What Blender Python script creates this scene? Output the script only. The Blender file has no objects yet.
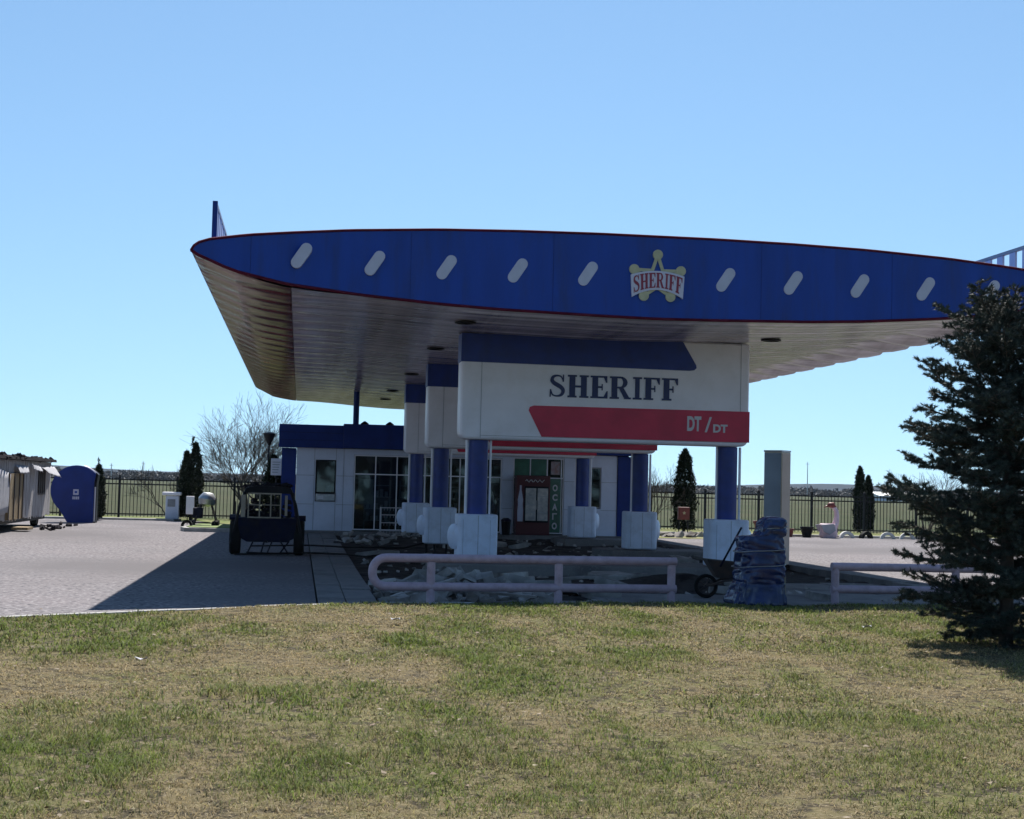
import bpy, math, random
import numpy as np
from mathutils import Vector, Matrix, noise as mnoise
rnd = random.Random(7); npr = np.random.RandomState(11)
S = bpy.context.scene; COL = S.collection
PI = math.pi
# ------------------------------------------------------------------ helpers
class MB:
    def __init__(s): s.v = []; s.f = []
    def add(s, vs, fs, M=None):
        n = len(s.v)
        for p in vs:
            p = Vector(p)
            if M is not None: p = M @ p
            s.v.append(tuple(p))
        s.f += [tuple(i + n for i in q) for q in fs]; return s
    def box(s, x0, x1, y0, y1, z0, z1, M=None):
        vs = [(x0,y0,z0),(x1,y0,z0),(x1,y1,z0),(x0,y1,z0),(x0,y0,z1),(x1,y0,z1),(x1,y1,z1),(x0,y1,z1)]
        return s.add(vs, [(0,3,2,1),(4,5,6,7),(0,1,5,4),(1,2,6,5),(2,3,7,6),(3,0,4,7)], M)
    def tube(s, pts, rads, n=8, closed=False, cap=True):
        pts = [Vector(p) for p in pts]; m = len(pts)
        if not hasattr(rads, '__len__'): rads = [rads]*m
        rings = []; ref = None
        for i, p in enumerate(pts):
            if closed: d = pts[(i+1) % m] - pts[i-1]
            else: d = pts[min(i+1, m-1)] - pts[max(i-1, 0)]
            if d.length < 1e-9: d = Vector((0,0,1))
            d.normalize()
            if ref is None: ref = Vector((0,0,1)) if abs(d.z) < .9 else Vector((1,0,0))
            a = ref - d*ref.dot(d)
            if a.length < 1e-4: a = Vector((0,1,0)) - d*d.y
            a.normalize(); ref = a; b = d.cross(a)
            rings.append([p + (a*math.cos(2*PI*k/n) + b*math.sin(2*PI*k/n))*rads[i] for k in range(n)])
        vs = [q for r in rings for q in r]; fs = []
        for i in range(m if closed else m-1):
            j = (i+1) % m
            for k in range(n):
                k2 = (k+1) % n; fs.append((i*n+k, i*n+k2, j*n+k2, j*n+k))
        if cap and not closed:
            fs.append(tuple(range(n-1, -1, -1))); fs.append(tuple((m-1)*n+k for k in range(n)))
        return s.add(vs, fs)
    def prism(s, poly, a, b, axis='y', M=None):
        # poly: 2D outline (x,z) for axis y, (x,y) for axis z, (y,z) for axis x
        n = len(poly)
        def mk(p, t):
            if axis == 'y': return (p[0], t, p[1])
            if axis == 'z': return (p[0], p[1], t)
            return (t, p[0], p[1])
        vs = [mk(p, a) for p in poly] + [mk(p, b) for p in poly]
        fs = [tuple(range(n)), tuple(range(2*n-1, n-1, -1))] + [(i, i+n, (i+1) % n+n, (i+1) % n) for i in range(n)]
        return s.add(vs, fs, M)
    def lathe(s, prof, n=24, M=None, ring=False):
        vs = []; fs = []
        for r, z in prof:
            for k in range(n): vs.append((r*math.cos(2*PI*k/n), r*math.sin(2*PI*k/n), z))
        for i in range(len(prof)-1):
            for k in range(n):
                k2 = (k+1) % n; fs.append((i*n+k, i*n+k2, (i+1)*n+k2, (i+1)*n+k))
        if ring:
            q = (len(prof)-1)*n
            for k in range(n): fs.append((q+k, q+(k+1)%n, (k+1)%n, k))
        else: fs.append(tuple(range(n-1, -1, -1))); fs.append(tuple((len(prof)-1)*n+k for k in range(n)))
        return s.add(vs, fs, M)
    def build(s, name, m, parent=None, smooth=False, bevel=0, M=None, recalc=True):
        me = bpy.data.meshes.new(name); me.from_pydata(s.v, [], s.f); me.update()
        if recalc:
            import bmesh
            bm = bmesh.new(); bm.from_mesh(me); bmesh.ops.recalc_face_normals(bm, faces=bm.faces); bm.to_mesh(me); bm.free()
        return link(name, me, m, parent, smooth, bevel, M)
def build_split(mb, name, m, parent=None, **k):
    par = list(range(len(mb.v)))
    def fd(a):
        while par[a] != a: par[a] = par[par[a]]; a = par[a]
        return a
    for f in mb.f:
        for q in f[1:]: par[fd(q)] = fd(f[0])
    comp = {}
    for f in mb.f: comp.setdefault(fd(f[0]), []).append(f)
    out = []
    for fs in comp.values():
        ids = sorted({q for f in fs for q in f}); mp = {a: i for i, a in enumerate(ids)}; c = MB(); c.v = [mb.v[a] for a in ids]; c.f = [tuple(mp[q] for q in f) for f in fs]
        out.append(c.build(name, m, parent, **k))
    return out
def link(name, me, m, parent=None, smooth=False, bevel=0, M=None):
    o = bpy.data.objects.new(name, me); COL.objects.link(o)
    if m is not None: me.materials.append(m)
    if smooth: me.shade_smooth()
    if smooth == 'auto':
        try: me.set_sharp_from_angle(angle=math.radians(35))
        except Exception: pass
    if bevel:
        b = o.modifiers.new('Bevel', 'BEVEL'); b.width = bevel; b.segments = 2; b.limit_method = 'ANGLE'; b.angle_limit = math.radians(40)
    if parent is not None: o.parent = parent
    if M is not None: o.matrix_local = M
    return o
def tag(o, label=None, cat=None, group=None, kind=None):
    if label: o['label'] = label
    if cat: o['category'] = cat
    if group: o['group'] = group
    if kind: o['kind'] = kind
    return o
def thing(name, loc, label, cat, group=None, rz=0, sc=1):
    o = bpy.data.objects.new(name, None); COL.objects.link(o); o.empty_display_size = .1
    o.location = loc; o.rotation_euler.z = rz; o.scale = (sc, sc, sc)
    return tag(o, label, cat, group)
def dup(o, loc, rz=None, label=None, sc=None, parent=None):
    c = o.copy(); COL.objects.link(c)
    if parent is not None: c.parent = parent
    else:
        c.location = loc
        if rz is not None: c.rotation_euler.z = rz
        if sc is not None: c.scale = sc
        if label: c['label'] = label
    for ch in [x for x in o.children]: dup(ch, None, parent=c)
    return c
def quick_mesh(name, V, Fc, m, parent=None, attrs=None, smooth=False):
    """V (n,3) array, Fc (k,3|4) int array"""
    me = bpy.data.meshes.new(name); n = len(V); k, q = Fc.shape
    me.vertices.add(n); me.vertices.foreach_set('co', np.asarray(V, np.float32).ravel())
    me.loops.add(k*q); me.loops.foreach_set('vertex_index', np.asarray(Fc, np.int32).ravel())
    me.polygons.add(k); me.polygons.foreach_set('loop_start', np.arange(0, k*q, q, dtype=np.int32))
    me.polygons.foreach_set('loop_total', np.full(k, q, np.int32))
    me.update(calc_edges=True); me.validate()
    for an, arr in (attrs or {}).items():
        a = me.attributes.new(an, 'FLOAT', 'POINT'); a.data.foreach_set('value', np.asarray(arr, np.float32))
    return link(name, me, m, parent, smooth)
def vnoise(x, y, seed=0, per=1.0):
    x = np.asarray(x)/per; y = np.asarray(y)/per
    xi = np.floor(x).astype(int); yi = np.floor(y).astype(int); fx = x-xi; fy = y-yi
    fx = fx*fx*(3-2*fx); fy = fy*fy*(3-2*fy)
    def h(a, b):
        t = np.sin(a*127.1 + b*311.7 + seed*74.7)*43758.5453; return t-np.floor(t)
    return (h(xi,yi)*(1-fx)+h(xi+1,yi)*fx)*(1-fy) + (h(xi,yi+1)*(1-fx)+h(xi+1,yi+1)*fx)*fy
def fbm(x, y, seed=0, per=1.0, o=3):
    t = 0; a = 1; w = 0
    for i in range(o): t = t + a*vnoise(x, y, seed+i*3, per); w += a; a *= .5; per *= .5
    return t/w
# ------------------------------------------------------------------ materials
def mat(name, col, rough=.6, metal=0, spec=None, var=0, vscale=3, col2=None, bump=0, bscale=40, dirt=0, dcol=(.05,.04,.03), dscale=1.5, coat=0, stretch=None, rvar=0):
    m = bpy.data.materials.new(name); m.use_nodes = True; nt = m.node_tree; N = nt.nodes; L = nt.links
    b = N['Principled BSDF']; b.inputs['Roughness'].default_value = rough; b.inputs['Metallic'].default_value = metal
    if spec is not None: b.inputs['Specular IOR Level'].default_value = spec
    if coat: b.inputs['Coat Weight'].default_value = coat; b.inputs['Coat Roughness'].default_value = .1
    b.inputs['Base Color'].default_value = (*col, 1)
    tc = N.new('ShaderNodeTexCoord'); mp = N.new('ShaderNodeMapping'); L.new(tc.outputs['Object'], mp.inputs['Vector'])
    if stretch: mp.inputs['Scale'].default_value = stretch
    cur = None
    def noise(scale, detail=5, rg=.6):
        n = N.new('ShaderNodeTexNoise'); n.inputs['Scale'].default_value = scale; n.inputs['Detail'].default_value = detail
        n.inputs['Roughness'].default_value = rg; L.new(mp.outputs[0], n.inputs['Vector']); return n
    def mix(fac, a, c):
        x = N.new('ShaderNodeMix'); x.data_type = 'RGBA'
        if hasattr(fac, 'is_linked') or hasattr(fac, 'node'): L.new(fac, x.inputs[0])
        else: x.inputs[0].default_value = fac
        for s_, t in ((6, a), (7, c)):
            if isinstance(t, tuple): x.inputs[s_].default_value = (*t, 1)
            else: L.new(t, x.inputs[s_])
        return x.outputs[2]
    if var or col2:
        c2 = col2 or tuple(max(0, c*(1-var)) for c in col)
        c1 = col if col2 else tuple(min(1, c*(1+var)) for c in col)
        n = noise(vscale); r = N.new('ShaderNodeValToRGB'); r.color_ramp.elements[0].position = .35; r.color_ramp.elements[1].position = .65
        L.new(n.outputs[0], r.inputs[0]); cur = mix(r.outputs[0], c1, c2)
    if dirt:
        n = noise(dscale, 8, .65); r = N.new('ShaderNodeValToRGB'); r.color_ramp.elements[0].position = .5; r.color_ramp.elements[1].position = .72
        r.color_ramp.elements[1].color = (dirt, dirt, dirt, 1); L.new(n.outputs[0], r.inputs[0])
        cur = mix(r.outputs[0], cur if cur is not None else col, dcol)
    if cur is not None: L.new(cur, b.inputs['Base Color'])
    if rvar:
        n = noise(vscale*2); mr = N.new('ShaderNodeMapRange'); mr.inputs[3].default_value = max(0, rough-rvar); mr.inputs[4].default_value = min(1, rough+rvar)
        L.new(n.outputs[0], mr.inputs[0]); L.new(mr.outputs[0], b.inputs['Roughness'])
    if bump:
        n = noise(bscale, 6); bp = N.new('ShaderNodeBump'); bp.inputs['Strength'].default_value = bump; bp.inputs['Distance'].default_value = .02
        L.new(n.outputs[0], bp.inputs['Height']); L.new(bp.outputs[0], b.inputs['Normal'])
    m['_mp'] = 0
    return m
def mat_multi(name, layers, rough=.9, bump=.4, bscale=30, base=(.2,.2,.2)):
    """layers: (colour, noise scale, lo, hi, detail) mixed one over another by noise"""
    m = mat(name, base, rough, spec=.06); nt = m.node_tree; N = nt.nodes; L = nt.links; b = N['Principled BSDF']
    tc = N.new('ShaderNodeTexCoord'); cur = None
    for i, (c, sc, lo, hi, de) in enumerate(layers):
        n = N.new('ShaderNodeTexNoise'); n.inputs['Scale'].default_value = sc; n.inputs['Detail'].default_value = de; n.noise_dimensions = '4D'; n.inputs['W'].default_value = i*3.7
        L.new(tc.outputs['Object'], n.inputs['Vector'])
        r = N.new('ShaderNodeValToRGB'); r.color_ramp.elements[0].position = lo; r.color_ramp.elements[1].position = hi; L.new(n.outputs[0], r.inputs[0])
        x = N.new('ShaderNodeMix'); x.data_type = 'RGBA'; L.new(r.outputs[0], x.inputs[0])
        if cur is None: x.inputs[6].default_value = (*base, 1)
        else: L.new(cur, x.inputs[6])
        x.inputs[7].default_value = (*c, 1); cur = x.outputs[2]
    L.new(cur, b.inputs['Base Color'])
    n = N.new('ShaderNodeTexNoise'); n.inputs['Scale'].default_value = bscale; n.inputs['Detail'].default_value = 8; L.new(tc.outputs['Object'], n.inputs['Vector'])
    bp = N.new('ShaderNodeBump'); bp.inputs['Strength'].default_value = bump; bp.inputs['Distance'].default_value = .02
    L.new(n.outputs[0], bp.inputs['Height']); L.new(bp.outputs[0], b.inputs['Normal'])
    return m
BLUE = (.007, .050, .31)
M_blue = mat('blue_panel', BLUE, .45, spec=.3, var=.12, vscale=1.2, dirt=.55, dcol=(.018,.036,.12), dscale=1.6, stretch=(2.2,1,.35))
M_blue2 = mat('blue_column_paint', (.010,.034,.22), .45, var=.2, vscale=2.5, dirt=.4, dcol=(.03,.04,.09), bump=.05, bscale=15)
M_navy = mat('navy_cladding', (.006,.026,.17), .5, spec=.25, var=.15, vscale=2)
M_white = mat('white_panel', (.84,.82,.87), .42, var=.04, vscale=1.5, dirt=.3, dcol=(.6,.56,.54), dscale=2.2)
M_whiteb = mat('white_box_paint', (.66,.73,.88), .45, var=.08, vscale=2, dirt=.5, dcol=(.42,.44,.5), dscale=3)
M_clad = mat('pale_wall_panel', (.64,.68,.80), .5, var=.06, vscale=1, dirt=.3, dcol=(.4,.4,.45), dscale=1.5)
M_red = mat('red_panel', (.55,.016,.06), .4, var=.12, vscale=2)
M_maroon = mat('maroon_trim', (.10,.010,.026), .85, spec=.1, var=.25, vscale=4)
M_slot = mat('pale_slot_plastic', (.50,.50,.60), .5, var=.06, vscale=4)
M_gold = mat('pale_gold', (.48,.44,.27), .5, var=.12, vscale=8)
M_navytxt = mat('navy_letter', (.006,.014,.10), .4)
M_redtxt = mat('dark_red_letter', (.25,.015,.04), .4)
M_paletxt = mat('pale_letter', (.6,.6,.62), .5)
M_rail = mat('lilac_rail_paint', (.42,.32,.39), .5, var=.1, vscale=8, dirt=.6, dcol=(.25,.18,.18), dscale=6, bump=.1, bscale=60)
M_black = mat('black_paint', (.008,.008,.010), .5, spec=.15, var=.3, vscale=6)
M_rubber = mat('rubber', (.012,.012,.012), .85, spec=.15, bump=.3, bscale=60)
M_dark = mat('dark_interior', (.02,.02,.022), .9)
M_iron = mat('fence_iron', (.014,.014,.02), .55, spec=.2)
M_steel = mat('brushed_steel', (.36,.30,.25), .22, 1.0, var=.08, vscale=3, stretch=(1,1,.15), rvar=.06)
M_pyl = mat('dull_steel_reflection', (.16,.19,.24), .25, .8, col2=(.10,.12,.16), vscale=1.3)
M_galv = mat('galvanised', (.42,.43,.44), .45, .8, var=.15, vscale=8)
M_wood = mat('weathered_plywood', (.30,.22,.11), .8, col2=(.19,.13,.07), vscale=4, bump=.3, bscale=30, stretch=(6,6,.5), dirt=.7, dcol=(.09,.06,.04))
M_oldwhite = mat('peeling_white_boards', (.45,.44,.45), .8, col2=(.33,.31,.31), vscale=3, bump=.4, bscale=25, stretch=(5,5,.6), dirt=.95, dcol=(.11,.085,.07), dscale=2.2)
M_cloth = mat('torn_white_sheet', (.34,.34,.37), .8, var=.1, bump=.3, bscale=12)
M_roofold = mat('old_roofing', (.022,.02,.024), .95, spec=.05, var=.3, bump=.5, bscale=12)
M_red2 = mat('rusty_red_paint', (.17,.03,.025), .55, var=.2, vscale=5, dirt=.5, dcol=(.07,.03,.02))
M_tarp = mat('blue_tarpaulin', (.006,.020,.09), .24, var=.35, vscale=5, bump=.5, bscale=11, spec=.6, coat=.15, dirt=.5, dcol=(.03,.05,.1))
M_conc = mat_multi('old_concrete', [((0.218,0.205,0.198),3,.4,.7,8),((0.106,0.099,0.099),1.3,.5,.75,6),((0.238,0.224,0.218),18,.55,.75,4)], .9, .5, 25, base=(0.178,0.172,0.172))
M_rubble = mat_multi('rubble_concrete', [((.48,.45,.42),.9,.45,.6,2),((0.294,0.280,0.266),4,.4,.65,6),((0.098,0.084,0.077),2,.5,.7,6)], .95, .6, 20, base=(0.182,0.175,0.168))
M_dirt = mat_multi('dug_soil', [((.035,.030,.028),2.2,.4,.6,8),((.085,.078,.075),.7,.54,.7,8),((.015,.013,.013),4,.52,.64,6)], .95, 1.0, 14, base=(.052,.046,.044))
M_bark = mat('bark', (.085,.07,.06), .9, var=.3, vscale=8, bump=.5, bscale=30)
M_grayp = mat('gray_paint', (.25,.26,.28), .5, var=.1, vscale=4)
M_cream = mat('cream_frame_paint', (.28,.24,.18), .55, var=.15, vscale=6)
M_paper = mat('paper', (.55,.52,.44), .8, var=.08, vscale=9)
M_pink = mat('pink_white_paint', (.62,.47,.52), .6, var=.15, vscale=6)
M_green = mat('green_film', (.03,.12,.075), .25, var=.25, vscale=3)
M_mesh_w = mat('white_wire', (.5,.5,.52), .5)
M_brownbox = mat('dim_blue_body', (.003,.005,.022), .6, spec=.15, var=.3, vscale=5, dirt=.7, dcol=(.02,.016,.014), dscale=4)
# glass: dark reflective, slightly see-through
def glass(name, tint=(.5,.6,.62), a=.55):
    m = bpy.data.materials.new(name); m.use_nodes = True; nt = m.node_tree; N = nt.nodes; L = nt.links
    for n in list(N): N.remove(n)
    o = N.new('ShaderNodeOutputMaterial'); g = N.new('ShaderNodeBsdfGlossy'); g.inputs['Roughness'].default_value = .03
    t = N.new('ShaderNodeBsdfTransparent'); t.inputs[0].default_value = (*tint, 1)
    fr = N.new('ShaderNodeFresnel'); fr.inputs[0].default_value = 1.33
    n = N.new('ShaderNodeTexNoise'); n.inputs['Scale'].default_value = 1.1; tc = N.new('ShaderNodeTexCoord'); L.new(tc.outputs['Object'], n.inputs['Vector'])
    bp = N.new('ShaderNodeBump'); bp.inputs['Strength'].default_value = .08; L.new(n.outputs[0], bp.inputs['Height']); L.new(bp.outputs[0], g.inputs['Normal'])
    mr = N.new('ShaderNodeMath'); mr.operation = 'ADD'; mr.inputs[1].default_value = .03; L.new(fr.outputs[0], mr.inputs[0])
    x = N.new('ShaderNodeMixShader'); L.new(mr.outputs[0], x.inputs[0]); L.new(t.outputs[0], x.inputs[1]); L.new(g.outputs[0], x.inputs[2]); L.new(x.outputs[0], o.inputs[0])
    return m
M_glass = glass('window_glass'); M_gglass = glass('green_tinted_glass', (.12,.4,.25))
def foliage(name, c1, c2, attr=True, rough=.65, trans=.15):
    m = bpy.data.materials.new(name); m.use_nodes = True; nt = m.node_tree; N = nt.nodes; L = nt.links
    b = N['Principled BSDF']; b.inputs['Roughness'].default_value = rough; b.inputs['Specular IOR Level'].default_value = .12
    a = N.new('ShaderNodeAttribute'); a.attribute_name = 'tint'
    x = N.new('ShaderNodeMix'); x.data_type = 'RGBA'; L.new(a.outputs['Fac'], x.inputs[0]); x.inputs[6].default_value = (*c1, 1); x.inputs[7].default_value = (*c2, 1)
    L.new(x.outputs[2], b.inputs['Base Color'])
    if trans:
        t = N.new('ShaderNodeBsdfTranslucent'); L.new(x.outputs[2], t.inputs[0]); ms = N.new('ShaderNodeMixShader'); ms.inputs[0].default_value = trans
        L.new(b.outputs[0], ms.inputs[1]); L.new(t.outputs[0], ms.inputs[2]); L.new(ms.outputs[0], N['Material Output'].inputs[0])
    return m
M_spruce = foliage('spruce_needles', (.011,.023,.022), (.095,.115,.092), trans=.05)
M_thuja = foliage('thuja_foliage', (.008,.014,.008), (.028,.04,.02), trans=.05)
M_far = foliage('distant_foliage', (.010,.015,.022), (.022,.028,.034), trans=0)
# ------------------------------------------------------------------ camera, sun, sky
EYE = 1.7; FPX = 1500.; TH = math.atan(210/FPX); ROLL = math.atan(.0245); PITCH = math.atan((481+.0245*210-409.5)/FPX)
fw = Vector((math.sin(TH)*math.cos(PITCH), math.cos(TH)*math.cos(PITCH), math.sin(PITCH)))
r0 = Vector((math.cos(TH), -math.sin(TH), 0)); u0 = r0.cross(fw)
rr = r0*math.cos(ROLL) + u0*math.sin(ROLL); uu = -r0*math.sin(ROLL) + u0*math.cos(ROLL)
cam = bpy.data.cameras.new('camera'); cam.sensor_width = 36; cam.lens = FPX/1024*36; cam.clip_end = 6000; cam.clip_start = .1
co = bpy.data.objects.new('camera', cam); COL.objects.link(co); S.camera = co
co.matrix_world = Matrix(((rr.x,uu.x,-fw.x,0),(rr.y,uu.y,-fw.y,0),(rr.z,uu.z,-fw.z,EYE),(0,0,0,1)))
SUN = Vector((.155, .775, 1)).normalized(); ELEV = math.asin(SUN.z); AZ = math.atan2(SUN.x, SUN.y)
sl = bpy.data.lights.new('sun', 'SUN'); sl.energy = 4.8; sl.angle = math.radians(.5); sl.color = (1, .95, .88)
so = bpy.data.objects.new('sun', sl); COL.objects.link(so); so.rotation_euler = SUN.to_track_quat('Z', 'Y').to_euler(); so.location = (0, 0, 50)
W = bpy.data.worlds.new('World'); S.world = W; W.use_nodes = True; wn = W.node_tree
sky = wn.nodes.new('ShaderNodeTexSky'); sky.sky_type = 'NISHITA'; sky.sun_disc = False; sky.sun_elevation = ELEV; sky.sun_rotation = AZ
sky.air_density = 1.0; sky.dust_density = .1; sky.ozone_density = 3.4; sky.altitude = 100
tn = wn.nodes.new('ShaderNodeVectorMath'); tn.operation = 'MULTIPLY'; tn.inputs[1].default_value = (.99,1.09,1.07); wn.links.new(sky.outputs[0], tn.inputs[0]); wn.links.new(tn.outputs[0], wn.nodes['Background'].inputs[0]); wn.nodes['Background'].inputs[1].default_value = .066
tc = wn.nodes.new('ShaderNodeTexCoord'); vm = wn.nodes.new('ShaderNodeVectorMath'); vm.operation = 'MULTIPLY_ADD'; vm.inputs[1].default_value = (1,1,.75); vm.inputs[2].default_value = (0,0,.10)
wn.links.new(tc.outputs['Generated'], vm.inputs[0]); wn.links.new(vm.outputs[0], sky.inputs['Vector'])
S.view_settings.view_transform = 'Standard'; S.view_settings.look = 'None'; S.view_settings.gamma = 1; S.view_settings.use_curve_mapping = False
S.view_settings.exposure = 0.9
# ------------------------------------------------------------------ setting: ground
M_field = mat_multi('field_grass', [((.038,.050,.020),.03,.4,.6,5),((.065,.062,.033),.11,.45,.7,6),((.03,.042,.017),.5,.5,.7,5)], .95, .3, 4, base=(.052,.057,.028))
tag(MB().add([(-3000,-60,-.16),(3000,-60,-.16),(3000,4500,-.16),(-3000,4500,-.16)], [(0,1,2,3)]).build('field', M_field, recalc=False), kind='structure')
M_lot = mat_multi('worn_lot_paving', [((0.191,0.173,0.178),.35,.4,.65,6),((0.127,0.118,0.123),3.5,.5,.75,8),((0.305,0.286,0.292),15,.50,.64,4),((0.070,0.067,0.076),12,.52,.66,4),((0.140,0.131,0.136),.12,.5,.62,5)], .92, .5, 45, base=(0.175,0.164,0.170))
# kerb line along the lawn edge (x, y)
KL = [(-40,14.0),(-20,15.6),(-8,16.6),(-3.5,18.0),(-2.55,18.75),(-.86,19.9),(.3,20.55),(1.1,20.95),(2.4,21.15),(5.6,21.5),(9.3,21.9),(14,22.2),(30,22.6),(60,23)]
kx = [p[0] for p in KL]; ky = [p[1] for p in KL]
def kerbY(x): return float(np.interp(x, kx, ky))
def sheet(name, poly, z, m, kind='structure'):
    o = MB().add([(x, y, z) for x, y in poly], [tuple(range(len(poly)))]).build(name, m, recalc=False); return tag(o, kind=kind)
left_edge = [(x, kerbY(x)+.1) for x in (-40,-20,-8,-3.5,-2.55,-.86,.28)]
pv = MB(); pts = left_edge + [(.28,50.4),(-1,52.5),(-1,60.5),(-40,60.5)]
pv.prism(pts, -.2, 0, 'z'); tag(pv.build('paved_lot', M_lot), kind='structure')
pv = MB(); pts = [(12.0,kerbY(12)+.1),(20,kerbY(20)+.1),(60,kerbY(60)+.1),(60,56),(30,56.5),(12.0,56.5)]
pv.prism(pts, -.2, 0, 'z'); tag(pv.build('side_road', M_lot), kind='structure')
# dug forecourt soil: uneven mesh
nx, ny = 130, 190
X, Y = np.meshgrid(np.linspace(.9, 12.3, nx), np.linspace(20.9, 53, ny))
Z = -.07 + (fbm(X, Y, 3, 1.6, 4)-.5)*.22 + (fbm(X, Y, 9, .35, 2)-.5)*.06
mound = np.exp(-(((X-3.0)/1.7)**2 + ((Y-42.5)/3.2)**2))*.28 + np.exp(-(((X-6.6)/1.0)**2 + ((Y-26.2)/.6)**2))*.32
Z = Z + mound; Z[0, :] = -.15; Z[-1, :] = -.15; Z[:, 0] = -.15; Z[:, -1] = -.15
V = np.stack([X, Y, Z], -1).reshape(-1, 3); i = np.arange(nx*ny).reshape(ny, nx)
Fq = np.stack([i[:-1, :-1], i[:-1, 1:], i[1:, 1:], i[1:, :-1]], -1).reshape(-1, 4)
tag(quick_mesh('dug_forecourt', V, Fq, M_dirt, smooth=True), kind='structure')
# slab walkway on the left of the forecourt: two columns of worn slabs
wk = MB(); y = 20.95
while y < 50:
    d = rnd.uniform(.9, 1.15)*1.3
    xs = [.30, .30+.40, 1.10]
    for k in range(2):
        z = .015 + rnd.uniform(0, .022); t = rnd.uniform(-.006, .006)
        wk.box(xs[k]+.006, xs[k+1]-.006+(.05 if k else 0), y+.008 + (.3 if k else 0), y+d-.008 + (.3 if k else 0), -.12, z)
    y += d
tag(wk.build('slab_walkway', M_conc, bevel=.008), kind='structure')
# concrete apron behind the rails, right half, and low kerbs running back
ap = MB(); ap.box(4.6,7.4,21.85,24.2,-.15,-.005); ap.box(7.43,9.9,21.95,24.6,-.15,.004); ap.box(9.93,11.98,22.05,27.8,-.15,-.006); ap.box(7.43,9.9,24.63,27.6,-.15,-.012)
ap.box(1.2,4.55,21.35,22.6,-.15,-.02)
tag(ap.build('concrete_apron', M_conc, bevel=.01), kind='structure')
kb = MB()
for i in range(24):
    y0 = 26 + i*1.0; z = .09 + rnd.uniform(-.012, .012); kb.box(11.05+rnd.uniform(-.01,.01), 11.25, y0+.006, y0+.994, -.2, z)
for i in range(18): kb.box(9.95, 10.12, 31.6+i*1.0+.006, 31.6+i*1.0+.994, -.2, .06+rnd.uniform(-.015,.015))
tag(kb.build('forecourt_kerb', M_conc, bevel=.012), kind='structure')
ap = MB(); ap.box(11.26,11.99,27.9,50,-.2,.03); tag(ap.build('side_strip', M_conc), kind='structure')
for n, (y0, y1, x0, x1) in enumerate(((29.0,31.1,2.6,9.7),(37.2,38.9,7.6,10.6),(45.1,46.6,7.8,10.2))):
    ap = MB(); pr = [(x0+.25,y0),(x1-.25,y0),(x1,y0+.3),(x1,y1-.3),(x1-.25,y1),(x0+.25,y1),(x0,y1-.3),(x0,y0+.3)]
    ap.prism(pr, -.2, (.17,.15,.14)[n], 'z'); tag(ap.build('pump_island', M_conc, bevel=.02), kind='structure')
# building forecourt step and small green bed on the left
ap = MB(); ap.box(-.6,11.6,49.2,53,-.2,.09); tag(ap.build('station_plinth', M_conc, bevel=.01), kind='structure')
M_kerbw = mat('whitewashed_kerb', (0.350,0.343,0.329), .85, var=.1, vscale=5, dirt=.8, dcol=(0.154,0.140,0.126), dscale=3, bump=.3)
kb = MB()
xs = np.arange(-24, 2.6, .5)
for a, b in zip(xs[:-1], xs[1:]):
    ya, yb = kerbY(a), kerbY(b); dz = rnd.uniform(-.006, .006)
    vs = []
    g = .004
    for (x, yy) in ((a+g, ya), (b-g, yb)):
        vs += [(x, yy-.06, -.16), (x, yy+.06, -.16), (x, yy+.06, .045+dz), (x, yy-.06, .045+dz)]
    kb.add(vs, [(0,1,2,3),(7,6,5,4),(0,4,5,1),(1,5,6,2),(2,6,7,3),(3,7,4,0)])
tag(kb.build('lawn_kerb', M_kerbw, bevel=.01), kind='structure')
bed = MB(); bed.prism([(-3.6,48.9),(-.9,48.9),(-.9,53.0),(-3.5,53.0),(-3.8,50)], -.1, .13, 'z'); tag(bed.build('bed_kerb', M_kerbw, bevel=.02), kind='structure')
bed = MB(); bed.prism([(-3.45,49.05),(-1.05,49.05),(-1.05,52.85),(-3.4,52.85),(-3.62,50)], .10, .15, 'z'); tag(bed.build('bed_grass', mat('bed_grass', (.12,.17,.04), .9, var=.25, vscale=6, bump=.6)), kind='structure')
# far verge strips by the fences
vg = MB(); vg.box(-30,-4.9,60.6,61.0,-.2,.08); vg.box(12.2,60,56.6,56.85,-.2,.09); tag(vg.build('far_kerb', M_kerbw, bevel=.02), kind='structure')
# ------------------------------------------------------------------ lawn
M_soil = mat_multi('lawn_soil', [((0.142,0.111,0.063),1.3,.4,.65,7),((0.097,0.105,0.036),.8,.46,.66,6),((0.041,0.035,0.024),9,.46,.60,6),((0.203,0.169,0.112),30,.55,.68,3)], .95, .8, 35, base=(0.121,0.103,0.054))
nx, ny = 160, 130
X, Y = np.meshgrid(np.linspace(-24, 40, nx), np.linspace(-6, 0, ny)); 
kyx = np.interp(X[0], kx, ky)
T = np.linspace(0, 1, ny)[:, None]; Y = -8*(1-T) + (kyx-.06)[None, :]*T
def lawnz(x, y): return .035 + (fbm(x, y, 21, 1.4, 3)-.5)*.09 + (fbm(x, y, 5, .3, 2)-.5)*.025
Z = lawnz(X, Y); V = np.stack([X, Y, Z], -1).reshape(-1, 3); i = np.arange(nx*ny).reshape(ny, nx)
Fq = np.stack([i[:-1, :-1], i[:-1, 1:], i[1:, 1:], i[1:, :-1]], -1).reshape(-1, 4)
tag(quick_mesh('lawn_ground', V, Fq, M_soil, smooth=True), kind='structure')
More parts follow.
